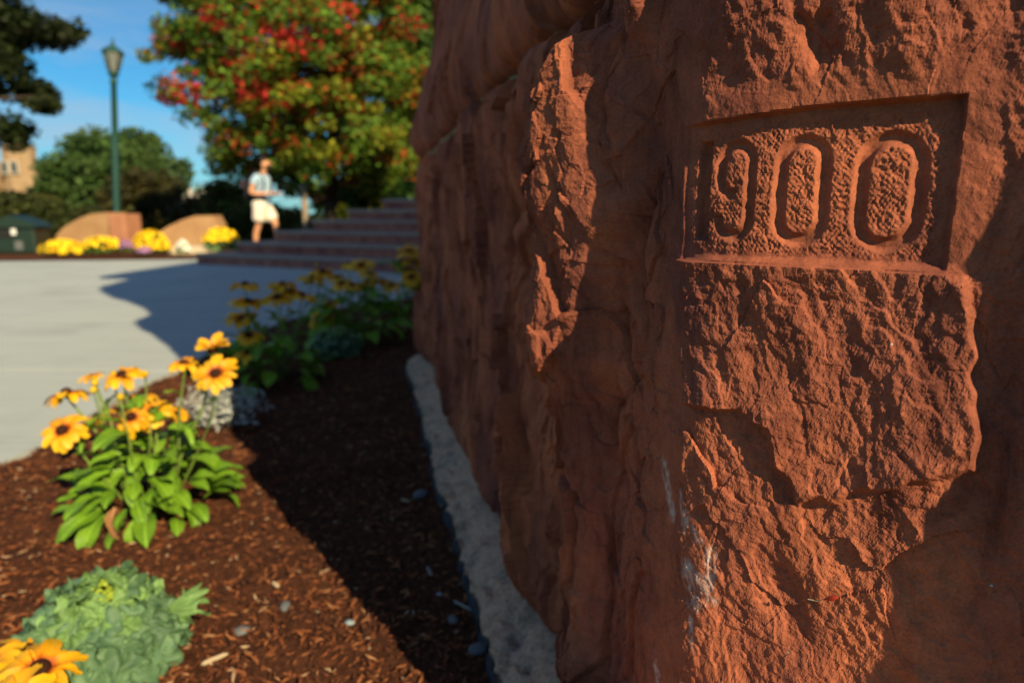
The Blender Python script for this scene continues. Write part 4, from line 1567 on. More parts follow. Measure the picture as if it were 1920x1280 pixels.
# leafy boughs of a tree standing outside the left of the view
OB = np.array([-20.2, 18.0, 0.0])
ospec = []
for px, py, rx, rz in ((20, 40, 45, 40), (75, 55, 50, 22), (115, 72, 30, 15), (0, 120, 50, 55), (40, 165, 40, 25), (75, 190, 24, 16), (5, 240, 25, 32), (-60, 60, 90, 130), (-150, -60, 120, 140), (-140, 120, 110, 120)):
    c_ = at(px, py, 18.0) - OB
    ospec.append((c_[0], rng.normal(0, 0.3), c_[2], rx * 18.0 / 1280, 0.35 + rx * 0.006, rz * 18.0 / 1280))
tree('overhanging_tree', 'tree at the left edge whose dark boughs hang into the sky', OB, [(0, 0, -0.1), (0.05, 0, 2.5), (0.1, 0, 5), (0.2, 0, 8)], ospec, 300, 90, 0.38, 0.17, plain_col((0.022, 0.034, 0.008), 0.4), limbs=12, tr=0.3)

# ------------------------------------------------------------------ far buildings
def window(parent, x, z, w, h, y):
    bm = bmesh.new()
    bm_box(bm, (x - w / 2, y - 0.08, z), (x + w / 2, y + 0.05, z + h))
    f = bm_obj('window', bm, 'pale_brick', parent)
    bm = bmesh.new()
    bm_box(bm, (x - w / 2 + 0.12, y - 0.10, z + 0.12), (x + w / 2 - 0.12, y - 0.085, z + h - 0.12))
    bm_obj('pane', bm, 'dark_glass', f)


p0, p1 = at(-90, 400, 70.0), at(44, 272, 70.0)
tw = thing('tan_building', 'tan brick building with a turret at the left edge', 'building', (p0[0], 70.0, 0.0))
wd = p1[0] - p0[0]
hg_ = p1[2]
bm = bmesh.new()
bm_box(bm, (0, 0, -0.2), (wd * 0.62, 8, hg_ * 0.80), 0.05)
bm_obj('wall', bm, 'tan_brick', tw)
bm = bmesh.new()
bm_lathe(bm, [(wd * 0.19, -0.2), (wd * 0.19, hg_ * 0.97), (wd * 0.205, hg_ * 0.98), (wd * 0.205, hg_)], 10, Matrix.Translation((wd * 0.80, 1.5, 0)))
bm_obj('turret', bm, 'tan_brick', tw)
bm = bmesh.new()
bm_lathe(bm, [(wd * 0.19, hg_ + 0.01), (wd * 0.12, hg_ * 1.04), (0.05, hg_ * 1.08)], 10, Matrix.Translation((wd * 0.80, 1.5, 0)))
bm_obj('roof', bm, 'bin_dark', tw)
bm = bmesh.new()
bm_box(bm, (0, -0.6, -0.2), (wd * 1.35, 6, hg_ * 0.28), 0.05)
bm_obj('wing', bm, 'tan_brick', tw)
for x_ in (0.12, 0.3, 0.48):
    for z_ in (0.4, 0.6):
        window(tw, wd * x_, hg_ * z_, 0.9, 1.1, 0)
for x_ in (0.74, 0.86):
    window(tw, wd * x_, hg_ * 0.62, 0.8, 1.3, 1.5 - wd * 0.19 - 0.02)

p0, p1 = at(330, 400, 110.0), at(402, 352, 110.0)
fb = thing('pale_building', 'distant pale building with a green copper roof right of the dark shrub', 'building', (p0[0], 110.0, 0.0))
wd = p1[0] - p0[0]
hg_ = p1[2]
bm = bmesh.new()
bm_box(bm, (0, 0, -0.2), (wd, 10, hg_ * 0.9), 0.05)
bm_obj('wall', bm, 'pale_brick', fb)
bm = bmesh.new()
bm_prism(bm, [(wd * 0.45, hg_ * 0.905), (wd * 0.5, hg_ * 1.05), (wd * 0.95, hg_ * 1.05), (wd, hg_ * 0.905)], 0.3, 9.7)
bm_obj('roof', bm, 'copper_roof', fb)
for k in range(6):
    bm = bmesh.new()
    bm_box(bm, (wd * (0.02 + 0.07 * k), 0, hg_ * 0.905), (wd * (0.055 + 0.07 * k), 0.6, hg_ * 1.02))
    bm_obj('battlement', bm, 'pale_brick', fb)
for k in range(5):
    window(fb, wd * (0.12 + 0.19 * k), hg_ * 0.55, 0.9, 1.6, 0)

# pale wooden post seen through the maple's lower leaves
pb = at(574, 440, 14.6)
pw = thing('wooden_post', 'pale weathered post behind the steps, between man and maple trunk', 'post', (pb[0], 14.6, 0))
bm = bmesh.new()
bm_lathe(bm, [(0.065, -0.1), (0.062, 1.1), (0.06, 1.22)], 10)
bm_obj('shaft', bm, 'pale_wood', pw, True)
bm = bmesh.new()
bm_lathe(bm, [(0.09, 1.222), (0.09, 1.27), (0.03, 1.31)], 10)
bm_obj('cap', bm, 'pale_wood', pw, True)
# ------------------------------------------------------------------ bedding mounds beyond the walk
def mound(name, label, px, py, wpx, hpx, Y, mat, n=260, leafy=0.35, group='bedding plants beyond the walk', leafmat='mum_leaf', cat='flowers', blossom=0.055):
    s = Y / 1280
    b_ = at(px, py, Y)
    rx = wpx * s / 2
    h = hpx * s
    z0 = max(b_[2], 0.0)
    t = thing(name, label, cat, (b_[0], Y, z0), 0, group)
    P = rng.normal(0, 1, (int(n * 2.2), 3))
    P[:, 2] = np.abs(P[:, 2])
    P /= np.linalg.norm(P, axis=1)[:, None]
    P2 = P * np.array([rx, rx * 0.8, h]) * rng.uniform(0.55, 0.92, (len(P), 1))
    Vv, F = leaf_quads(P2, 0.07, 0.4)
    tag(mesh_np('foliage', Vv, F, leafmat, t), kind='stuff')
    P = rng.normal(0, 1, (n, 3))
    P[:, 2] = np.abs(P[:, 2]) + leafy * 0.5
    P /= np.linalg.norm(P, axis=1)[:, None]
    P = P[P[:, 2] > leafy]
    n_ = len(P)
    C_ = P * np.array([rx, rx * 0.8, h]) * rng.uniform(0.93, 1.06, (n_, 1))
    # each blossom: a little six-sided domed rosette
    r = blossom * 0.5 * rng.uniform(0.8, 1.2, n_)
    nn = P + rng.normal(0, 0.25, P.shape)
    nn /= np.linalg.norm(nn, axis=1)[:, None]
    a = np.cross(nn, np.array([0.3, 0.5, 0.81]))
    a /= np.linalg.norm(a, axis=1)[:, None]
    c_ = np.cross(nn, a)
    ring = [C_ + nn * (r * 0.45)[:, None]]
    for k in range(6):
        an = k * math.pi / 3
        ring.append(C_ + (a * math.cos(an) + c_ * math.sin(an)) * r[:, None])
    Vv = np.stack(ring, 1).reshape(-1, 3)
    f = np.array([(0, 1 + k, 1 + (k + 1) % 6) for k in range(6)])[None] + (np.arange(n_) * 7)[:, None, None]
    tag(mesh_np('blossoms', Vv, f.reshape(-1, 3), mat, t), kind='stuff')
    return t


mound('chrysanthemum', 'yellow chrysanthemum clump nearest the litter bin', 120, 474, 84, 24, 11.6, 'mum_yellow', 260, 0.05)
mound('chrysanthemum', 'low wide yellow chrysanthemum in front of the left garden wall', 192, 472, 80, 28, 11.7, 'mum_yellow', 260, 0.30)
mound('chrysanthemum', 'round dome of yellow chrysanthemum between the two garden walls', 284, 471, 70, 38, 11.8, 'mum_yellow', 330, 0.12)
mound('chrysanthemum', 'tall yellow chrysanthemum beside the lowest step', 416, 470, 72, 42, 11.3, 'mum_yellow', 200, 0.45, leafmat='fresh_leaf', blossom=0.075)
mound('purple_flower', 'small purple flower clump at the right end of the left garden wall', 238, 470, 26, 20, 11.6, 'mum_purple', 90, 0.2)
mound('purple_flower', 'small pink-purple flower clump in front of the domed yellow chrysanthemum', 270, 475, 28, 12, 11.35, 'mum_purple', 80, 0.2)
mound('white_flower', 'small white flower clump in front of the pale kerb stone', 344, 473, 26, 22, 11.5, 'mum_white', 110, 0.2)
mound('yellow_flower', 'small yellow flower clump seen over the fourth step beside the maple trunk', 641, 411, 22, 28, 14.0, 'mum_yellow', 90, 0.1)

# ------------------------------------------------------------------ coneflowers
def petal_mesh(i):
    r = np.random.default_rng(300 + i)
    L, W = 0.041 * r.uniform(0.9, 1.1), 0.0225 * r.uniform(0.85, 1.15)
    rows = 6
    Vv = []
    dr = r.uniform(0.1, 0.55)
    tw = r.normal(0, 0.25)
    for j in range(rows):
        t = j / (rows - 1)
        w = W * (0.45 + 1.1 * t - 0.95 * t ** 2.6) * 0.5 + 0.0006
        x = 0.007 + L * t
        z = 0.006 * math.sin(t * math.pi) - dr * 0.03 * t * t
        for k in (-1, -0.5, 0, 0.5, 1):
            tip = -0.004 * abs(k) if j == rows - 1 else 0
            if j == rows - 1 and abs(k) == 0.5:
                tip = 0.0015
            Vv.append((x + tip, w * k, z + 0.0022 * abs(k) - 0.0012 * (1 - abs(k)) + tw * w * k * t))
    me_o = mesh_np('petal_src', np.array(Vv), grid_quads(rows, 5), 'petal', None, True)
    me = me_o.data
    bpy.data.objects.remove(me_o)
    return me


PETALS = [petal_mesh(i) for i in range(6)]


def lathe_mesh(name, prof, mat, n=14):
    bm = bmesh.new()
    bm_lathe(bm, prof, n)
    o = bm_obj(name, bm, mat, None, True)
    me = o.data
    bpy.data.objects.remove(o)
    return me


CONE = lathe_mesh('cone', [(0.0118, -0.001), (0.0128, 0.004), (0.0112, 0.009), (0.0075, 0.0135), (0.002, 0.0155)], 'cone')
CALYX = lathe_mesh('calyx', [(0.0025, -0.012), (0.006, -0.008), (0.012, -0.003), (0.011, -0.0012)], 'stem')
BUD = lathe_mesh('bud', [(0.003, -0.006), (0.008, 0.0), (0.009, 0.005), (0.006, 0.010), (0.001, 0.012)], 'bud', 9)


def leaf_mesh(i, L=0.11, W=0.05, mat='coneflower_leaf', cup=0.25, droop=0.5, wavy=0.004):
    r = np.random.default_rng(500 + i)
    rows, cols = 9, 7
    Vv = []
    bend = droop * r.uniform(0.5, 1.5)
    ph = r.uniform(0, 6)
    for j in range(rows):
        t = j / (rows - 1)
        w = W * 0.5 * (math.sin(math.pi * min(t * 0.93 + 0.05, 1)) ** 0.75) * (1 - 0.12 * t) + 0.0012
        an = bend * t * t
        x = L * (t - 0.25 * bend * t ** 3 * 0.6)
        z = -L * 0.5 * an * 0.9 + 0.15 * L * math.sin(t * 2.2)
        for k in range(cols):
            u = (k / (cols - 1)) * 2 - 1
            Vv.append((x, w * u, z + cup * w * abs(u) ** 1.3 + wavy * math.sin(t * 9 + u * 2.5 + ph) * abs(u)))
    o = mesh_np('leaf_src', np.array(Vv), grid_quads(rows, cols), mat, None, True)
    me = o.data
    bpy.data.objects.remove(o)
    return me


LEAVES = [leaf_mesh(i) for i in range(5)]
NARROW = [leaf_mesh(20 + i, 0.075, 0.022, cup=0.3) for i in range(3)]
BROWN = leaf_mesh(40, 0.09, 0.026, 'brown_leaf', 0.6, 1.2, 0.006)


def frame_from(nrm, spin):
    nrm = Vector(nrm[:3]).normalized()
    q = nrm.to_track_quat('Z', 'Y')
    return (q.to_matrix() @ Matrix.Rotation(spin, 3, 'Z'))


def flower(parent, loc, nrm, size=1.0, npet=12, spread=0.0, seed=0):
    """head (cone) with petals and calyx as its pieces"""
    r = random.Random(seed)
    M = frame_from(nrm, r.random() * 6)
    f = link_mesh('flower_head', CONE, parent, loc, M, size)
    link_mesh('calyx', CALYX, f)
    for k in range(npet):
        a = 2 * math.pi * k / npet + r.uniform(-0.12, 0.12)
        Mk = Matrix.Rotation(a, 3, 'Z') @ Matrix.Rotation(-spread + r.uniform(-0.22, 0.22), 3, 'Y') @ Matrix.Rotation(r.uniform(-0.25, 0.25), 3, 'X')
        link_mesh('petal', PETALS[r.randrange(6)], f, (0, 0, 0.0005 * (k % 2)), Mk, r.uniform(0.85, 1.12))
    return f


def stem_obj(parent, p0, p1, r0=0.0035, r1=0.0024, sag=0.02):
    bm = bmesh.new()
    p0, p1 = Vector(p0), Vector(p1)
    m1 = p0.lerp(p1, 0.35) + Vector((random.uniform(-1, 1), random.uniform(-1, 1), 0)) * sag
    m2 = p0.lerp(p1, 0.7) + Vector((random.uniform(-1, 1), random.uniform(-1, 1), 0)) * sag
    bm_tube(bm, [p0, m1, m2, p1], [r0, r0, (r0 + r1) / 2, r1], 6)
    return bm_obj('stem', bm, 'stem', parent, True)


def coneflower(label, base, flowers, nleaf, spread_r, zmax, seed, group='coneflower plants in the mulch bed', nbud=3, lsize=1.0, brown=1):
    """flowers: (px, py, depth offset, head diameter factor, normal)"""
    random.seed(seed)
    base = np.array(base)
    base[2] = float(mulch_z(base[0], base[1]))
    t = thing('coneflower', label, 'flower', base, 0, group)
    for i, (px, py, dy, sz, nrm) in enumerate(flowers):
        p = at(px, py, base[1] + dy) - base
        sz = sz * (1.02 if seed == 5 else (1.0 if seed == 10 else 1.45))
        flower(t, p, nrm, sz, random.choice((12, 13, 14, 15)), nrm[3] if len(nrm) > 3 else 0.0, seed * 100 + i)
        n3 = Vector(nrm[:3]).normalized()
        r0 = 0.3 * min(1, spread_r * 4)
        stem_obj(t, (p[0] * r0, p[1] * r0, 0.0), Vector(p) - n3 * 0.010 * sz)
        # a pair of narrow leaves on the stem
        for _ in range(2):
            f = random.uniform(0.45, 0.8)
            q = Vector((p[0] * r0, p[1] * r0, 0)).lerp(Vector(p), f)
            a = random.uniform(0, 6.28)
            link_mesh('leaf', random.choice(NARROW), t, q, (random.uniform(-0.3, 0.3), random.uniform(-0.8, -0.1), a), random.uniform(0.7, 1.1) * lsize)
    for i in range(nleaf):
        a = random.uniform(0, 2 * math.pi)
        f = math.sqrt(random.random())
        z = zmax * (1 - 0.85 * f ** 1.5) * random.uniform(0.35, 1.0)
        rr = spread_r * f * 0.75
        pit = random.uniform(-0.75, 0.45) + 0.30 * f          # outer leaves hang
        M = Matrix.Rotation(a + random.uniform(-0.5, 0.5), 3, 'Z') @ Matrix.Rotation(pit, 3, 'Y') @ Matrix.Rotation(random.uniform(-0.35, 0.35), 3, 'X')
        link_mesh('leaf', random.choice(LEAVES), t, (rr * math.cos(a), rr * math.sin(a), z + 0.012), M, random.uniform(0.65, 1.1) * lsize)
    for i in range(brown):
        a = -1.5 + 0.3 * i
        link_mesh('withered_leaf', BROWN, t, (spread_r * 0.8 * math.cos(a), spread_r * 0.9 * math.sin(a), 0.09), (0.3, 1.15, a), 0.9)
    for i in range(nbud):
        a = random.uniform(0, 6.28)
        q = Vector((spread_r * 0.6 * math.cos(a), spread_r * 0.6 * math.sin(a), zmax * random.uniform(0.9, 1.25)))
        link_mesh('bud', BUD, t, q, (random.uniform(-0.4, 0.4), random.uniform(-0.4, 0.4), 0), 1.0)
        stem_obj(t, (q.x * 0.4, q.y * 0.4, 0), q, 0.0025, 0.0018, 0.01)
    return t


UP = (0.0, -0.25, 1.0)
b1 = G(288, 965)
coneflower('sunlit golden coneflower clump with broad green leaves in front of the concrete walk', b1, [
    (405, 702, 0.00, 1.05, (0.05, -0.75, 0.75, 0.1)), (398, 660, 0.10, 0.95, (0.1, -0.3, 1.0, 0.7)), (345, 682, 0.12, 0.8, (-0.2, -0.3, 1)),
    (229, 704, 0.05, 0.95, (-0.05, -0.35, 1)), (125, 738, 0.02, 1.0, (-0.25, 0.25, 1, -0.15)), (118, 808, -0.12, 1.0, (-0.05, -0.7, 0.8)),
    (174, 708, 0.10, 0.62, (-0.1, -0.2, 1, 0.3)), (246, 782, -0.02, 0.9, (0.05, -0.7, 0.8, -0.3)), (288, 772, 0.06, 0.95, (0.1, -0.5, 1)),
    (265, 742, 0.12, 0.85, (0.1, 0.2, 1, -0.2)), (182, 782, 0.08, 0.75, (-0.2, -0.1, 1)), (330, 778, 0.12, 0.65, (0.3, -0.2, 1, 0.2))],
    125, 0.185, 0.27, 5, nbud=6, lsize=0.92)
b2 = G(505, 722)
coneflower('shaded coneflower clump with tall stems in front of the blue-shadowed walk, left of the others', b2, [
    (460, 536, 0.0, 0.95, (0, 0.1, 1)), (465, 568, 0.0, 1.0, (0.1, -0.1, 1)), (454, 601, 0.0, 1.05, (-0.1, -0.4, 1, 0.3)), (466, 630, -0.05, 0.8, (0, -0.3, 1)), (464, 664, -0.1, 0.85, (0, 0, 1)),
    (530, 536, 0.1, 1.0, (0, 0.1, 1)), (520, 560, 0.0, 0.95, (0, -0.1, 1)), (545, 548, 0.15, 0.9, (0.1, 0, 1)), (566, 556, 0.05, 0.85, (0.2, -0.1, 1)), (585, 524, 0.2, 0.95, (0.1, 0.1, 1)), (605, 512, 0.3, 0.9, (0.1, -0.2, 1))],
    52, 0.24, 0.26, 6, lsize=1.25, brown=0)
b3 = G(668, 640)
coneflower('shaded coneflower clump behind the small green kale, beside the pier', b3, [
    (678, 500, 0.0, 1.1, (0, -0.5, 1, 0.2)), (692, 515, -0.05, 0.9, (0.1, -0.2, 1)), (655, 495, 0.1, 0.8, (-0.2, -0.1, 1)), (640, 533, 0, 0.9, (-0.1, -0.3, 1)), (700, 530, 0, 1.0, (0, 0, 1)), (735, 536, 0.05, 0.95, (0.1, -0.2, 1)),
    (718, 527, 0.2, 0.85, (0, 0, 1)), (600, 601, -0.15, 0.95, (-0.1, -0.8, 0.6)), (618, 570, -0.05, 0.85, (-0.1, -0.3, 1)), (660, 535, -0.1, 0.8, (0, -0.4, 1)), (683, 540, 0.1, 0.8, (0, -0.1, 1)), (630, 520, 0.1, 0.8, (-0.1, -0.1, 1))],
    60, 0.33, 0.36, 8, lsize=1.5, brown=0)
b4 = G(772, 585)
coneflower('farthest coneflower clump, half hidden behind the edge of the pier', b4, [
    (768, 474, 0, 1.3, (0, -0.4, 1, 0.2)), (752, 492, 0, 1.2, (-0.2, -0.3, 1)), (776, 490, 0.1, 1.2, (0, -0.2, 1)), (772, 520, -0.1, 1.2, (0, -0.7, 0.8)), (762, 505, 0.1, 1.1, (0.1, 0, 1)), (782, 535, 0, 1.1, (0, -0.4, 1))],
    40, 0.36, 0.42, 9, lsize=1.6, brown=0)
b5 = np.array([at(25, 1330, 0.86)[0], 0.86, 0.0])
coneflower('golden coneflower with dark raised cones cut off by the bottom left corner', b5, [
    (74, 1258, 0.0, 1.15, (0.35, -0.1, 1, 0.12)), (50, 1226, 0.06, 1.05, (0.1, 0.35, 1, 0.15)), (-25, 1250, 0.02, 1.1, (-0.3, -0.1, 1)), (30, 1310, -0.06, 1.0, (0, -0.5, 1))],
    16, 0.12, 0.05, 10, nbud=0, lsize=0.8, brown=0)

# ------------------------------------------------------------------ ornamental kale
def kale_leaf(i, mat, L, span, frill):
    """fan-shaped blade whose margin is gathered into tight curls"""
    r = np.random.default_rng(800 + i)
    rows, cols = 13, 33
    Vv = []
    p1, p2, p3 = r.uniform(0, 6, 3)
    for j in range(rows):
        t = j / (rows - 1)
        for k in range(cols):
            u = k / (cols - 1) * 2 - 1
            a = u * span * (0.35 + 0.65 * t)
            rad = L * (0.06 + 0.94 * t) * (1 - 0.22 * u * u) * (1 + 0.05 * t * math.sin(a * 9 + p3))
            e = max(0.0, (t - 0.42) / 0.58) ** 1.2
            z = 0.16 * L * math.sin(t * 1.7) - 0.10 * L * t * t
            z += frill * e * (0.75 * math.sin(a * 15 + p1 + 3 * t) + 0.55 * math.sin(a * 29 + p2 - 4 * t))
            rad *= 1 + 0.16 * e * math.sin(a * 23 + p2) + 0.08 * e * math.sin(a * 41 + p1)
            a2 = a + 0.10 * e * math.sin(a * 21 + p3 + t * 5)
            x, y = rad * math.cos(a2), rad * math.sin(a2)
            z += 0.0016 * math.sin(x * 500 + p1) * math.sin(y * 460 + p2) * t
            Vv.append((x, y, z))
    o = mesh_np('kale_src', np.array(Vv), grid_quads(rows, cols), mat, None, True)
    me = o.data
    bpy.data.objects.remove(o)
    return me


def kale_disc(i, mat, Rd, frill):
    """broad crinkled blade: nearly round, gathered all along its margin"""
    r = np.random.default_rng(900 + i)
    rows, cols = 9, 40
    p = r.uniform(0, 6, 6)
    Vv, F = [(0, 0, -0.25 * Rd)], []
    for j in range(1, rows):
        t = j / (rows - 1)
        for k in range(cols):
            a = 2 * math.pi * k / cols
            e = max(0.0, (t - 0.3) / 0.7)
            rad = Rd * t * (1 + 0.14 * math.sin(2 * a + p[0]) + 0.09 * math.sin(4 * a + p[1]) * e + 0.05 * e * math.sin(9 * a + p[2]))
            z = -0.25 * Rd * (1 - t) ** 2 + frill * e * (0.9 * math.sin(4 * a + p[3] + 2 * t) + 0.75 * math.sin(7 * a + p[4]) + 0.3 * math.sin(12 * a + p[5] - 3 * t)) - 0.18 * Rd * t * t
            z += 0.10 * Rd * math.sin(t * 9 + 3 * math.sin(3 * a + p[1]))
            a2 = a + 0.10 * e * math.sin(6 * a + p[2])
            Vv.append((rad * math.cos(a2), rad * math.sin(a2), z))
    for k in range(cols):
        k2 = (k + 1) % cols
        F.append((0, 1 + k, 1 + k2, 1 + k2))
        for j in range(rows - 2):
            q_ = 1 + j * cols
            F.append((q_ + k, q_ + cols + k, q_ + cols + k2, q_ + k2))
    me = bpy.data.meshes.new('kale_src')
    me.from_pydata(Vv, [], [tuple(dict.fromkeys(f)) for f in F])
    for pl_ in me.polygons:
        pl_.use_smooth = True
    me.materials.append(MATS[mat])
    return me


K_OUT = [kale_disc(i, 'kale_outer', 0.040, 0.0100) for i in range(6)]
K_MID = [kale_disc(10 + i, 'kale_mid', 0.034, 0.0090) for i in range(5)]
K_IN = [kale_disc(20 + i, 'kale_heart', 0.017, 0.0045) for i in range(3)]
K_LOW = [kale_leaf(i, 'kale_outer', 0.085, 1.15, 0.009) for i in range(4)]


def kale(label, base, scale, seed, tilt=(0, 0)):
    random.seed(seed)
    base = np.array(base)
    base[2] = float(mulch_z(base[0], base[1]))
    t = thing('ornamental_kale', label, 'kale', base, 0, 'ornamental kale in the mulch bed')
    t.scale = (scale,) * 3
    t.rotation_euler = (tilt[0], tilt[1], 0)
    for i in range(13):
        a = i * 0.483 + random.uniform(-0.1, 0.1)
        M = Matrix.Rotation(a, 3, 'Z') @ Matrix.Rotation(random.uniform(0.05, 0.45), 3, 'Y') @ Matrix.Rotation(random.uniform(-0.25, 0.25), 3, 'X')
        link_mesh('leaf', random.choice(K_LOW), t, (0.04 * math.cos(a), 0.04 * math.sin(a), 0.045), M, random.uniform(0.8, 1.05))
    n = 74
    for i in range(n):
        f = (i + 0.5) / n
        ct = 1 - 0.97 * f                      # cosine from the crown
        st_ = math.sqrt(1 - ct * ct)
        a = i * 2.39996 + random.uniform(-0.2, 0.2)
        k = random.uniform(0.80, 1.07)
        bx_, bz_ = 0.118, 0.125
        pos = (bx_ * st_ * k * math.cos(a), bx_ * st_ * k * math.sin(a), 0.03 + bz_ * ct * k - (0.012 if f < 0.04 else 0))
        nr = Vector((st_ * math.cos(a), st_ * math.sin(a), ct * 0.95 + 0.25)) + Vector((random.gauss(0, 0.3), random.gauss(0, 0.3), random.gauss(0, 0.2)))
        src = K_IN if f < 0.055 else (K_MID if f < 0.28 else K_OUT)
        link_mesh('leaf', random.choice(src), t, pos, frame_from(nr, random.uniform(0, 6.28)), random.uniform(0.8, 1.12))
    bm = bmesh.new()
    bm_lathe(bm, [(0.014, -0.02), (0.012, 0.05), (0.006, 0.09)], 8)
    bm_obj('stalk', bm, 'stem', t, True)
    return t


kb = G(205, 1240)
kt = kale('large frilled blue-green kale with yellow heart in the sunlit mulch', kb, 0.90, 21, (R(8), R(4)))
link_mesh('stray_leaf', kale_leaf(40, 'kale_mid', 0.085, 0.75, 0.009), kt, (0.085, 0.03, 0.075), (0.2, -0.15, 0.3), 0.95)
kale('smaller dark green kale with bright heart in the shade of the pier', G(632, 672), 1.0, 22)

# ------------------------------------------------------------------ silver foliage plant behind the sunlit coneflowers
sb = G(415, 805)
sv = thing('dusty_miller', 'silvery grey lace-leaved plant behind the sunlit coneflowers at the shadow edge', 'silver plant', (sb[0], sb[1], 0.0))
P = []
for i in range(70):
    a, f = rng.uniform(0, 6.28), rng.random() ** 0.6
    tip = np.array([0.20 * f * math.cos(a), 0.16 * f * math.sin(a), 0.17 * (1 - 0.6 * f * f) * rng.uniform(0.6, 1.1)])
    for t_ in np.linspace(0.35, 1.0, 12):
        P.append(tip * np.array([t_ ** 1.2, t_ ** 1.2, t_ ** 0.7]) + rng.normal(0, 0.007, 3))
Vv, F = leaf_quads(np.array(P), 0.028, 0.2, 0.32)
tag(mesh_np('foliage', Vv, F, 'silver_bits', sv), kind='stuff')
for i in range(7):
    a = i * 0.9
    bm = bmesh.new()
    bm_tube(bm, [(0, 0, 0), (0.05 * math.cos(a), 0.05 * math.sin(a), 0.08), (0.10 * math.cos(a), 0.09 * math.sin(a), 0.13)], [0.004, 0.003, 0.002], 5)
    bm_obj('stem', bm, 'silver_leaf', sv, True)

# ------------------------------------------------------------------ the man with the backpack
def skin_mesh(name, verts, edges, rads, mat, parent, sub=2, root=0, smooth=True):
    me = bpy.data.meshes.new(name)
    me.from_pydata([tuple(v) for v in verts], edges, [])
    o = bpy.data.objects.new(name, me)
    C.objects.link(o)
    sk = o.modifiers.new('skin', 'SKIN')
    sk.use_smooth_shade = True
    lay = me.skin_vertices[0].data
    for i, r in enumerate(rads):
        lay[i].radius = (r, r) if np.isscalar(r) else r
        lay[i].use_root = (i == root)
    ss = o.modifiers.new('sub', 'SUBSURF')
    ss.levels = sub
    ss.render_levels = sub
    dg = bpy.context.evaluated_depsgraph_get()
    me2 = bpy.data.meshes.new_from_object(o.evaluated_get(dg))
    me2.name = name
    bpy.data.objects.remove(o)
    me2.materials.clear()
    me2.materials.append(MATS[mat])
    for p in me2.polygons:
        p.use_smooth = smooth
    return link_mesh(name, me2, parent)


PY_ = 12.9
pbase = at(497, 470, PY_)
person = thing('person', 'man in pale blue shirt and white shorts walking behind the steps, head bent down', 'person', (pbase[0], PY_, 0.0), R(-14))
# faces +x; x forward, y to his left (away from us), z up
ik = lambda *a: np.array(a, float)
J = {}
names, verts, rads, edges = [], [], [], []


def jv(nm, p, r, par=None):
    names.append(nm)
    verts.append(p)
    rads.append(r)
    if par is not None:
        edges.append((names.index(par), len(names) - 1))


jv('pelvis', (0.00, 0, 0.90), (0.10, 0.13))
jv('waist', (0.005, 0, 1.04), (0.10, 0.125), 'pelvis')
jv('chest', (0.02, 0, 1.22), (0.12, 0.155), 'waist')
jv('upchest', (0.03, 0, 1.35), (0.09, 0.13), 'chest')
jv('neck0', (0.05, 0, 1.43), 0.06, 'upchest')
jv('neck1', (0.095, 0, 1.50), 0.055, 'neck0')
jv('head0', (0.125, 0, 1.545), (0.075, 0.065), 'neck1')
jv('head1', (0.145, 0, 1.61), (0.098, 0.080), 'head0')
jv('head2', (0.125, 0, 1.68), (0.085, 0.072), 'head1')
for sgn, nm in ((-1, 'r'), (1, 'l')):
    jv('sh' + nm, (0.02, sgn * 0.17, 1.37), 0.062, 'upchest')
    jv('el' + nm, (-0.06 if sgn < 0 else 0.03, sgn * 0.245, 1.10), 0.044, 'sh' + nm)
    jv('fa' + nm, (0.06, sgn * 0.235, 1.075), 0.043, 'el' + nm)
    jv('wr' + nm, (0.20, sgn * 0.16, 1.085), 0.028, 'fa' + nm)
    jv('pm' + nm, (0.26, sgn * 0.125, 1.09), (0.022, 0.036), 'wr' + nm)
    # hands loosely curled in front of the belly
    jv('hip' + nm, (0.0, sgn * 0.09, 0.84), 0.095, 'pelvis')
    kx, ky = (0.05, 0.51) if sgn < 0 else (0.20, 0.53)
    ax_, az_ = (-0.06, 0.09) if sgn < 0 else (0.25, 0.09)
    if sgn < 0:
        kx, ax_ = -0.04, -0.13
    jv('th' + nm, ((0.0 + kx) / 2 + 0.015, sgn * 0.095, 0.68), 0.078, 'hip' + nm)
    jv('kn' + nm, (kx, sgn * 0.095, ky), 0.055, 'th' + nm)
    jv('cf' + nm, ((kx + ax_) / 2 - 0.02, sgn * 0.095, 0.36), 0.055, 'kn' + nm)
    jv('an' + nm, (ax_, sgn * 0.095, az_), 0.035, 'cf' + nm)
    jv('ft' + nm, (ax_ + 0.10, sgn * 0.10, 0.035), 0.035, 'an' + nm)
skin_mesh('body', verts, edges, rads, 'skin', person)
for sgn in (-1, 1):
    for k in range(5):
        y0 = 0.125 + (k - 1.5) * 0.018
        ln = (0.062, 0.07, 0.066, 0.054)[k] if k < 4 else 0.05
        if k < 4:
            p = [(0.275, sgn * y0, 1.092), (0.275 + ln * 0.5, sgn * (y0 - 0.004), 1.094), (0.275 + ln * 0.8, sgn * (y0 - 0.010), 1.078), (0.275 + ln * 0.85, sgn * (y0 - 0.014), 1.060)]
        else:
            p = [(0.235, sgn * 0.10, 1.10), (0.262, sgn * 0.078, 1.115), (0.29, sgn * 0.068, 1.118)]
        bm = bmesh.new()
        bm_tube(bm, p, [0.010, 0.0095, 0.009, 0.007][:len(p)], 8)
        bm_obj('finger' if k < 4 else 'thumb', bm, 'skin', person, True)
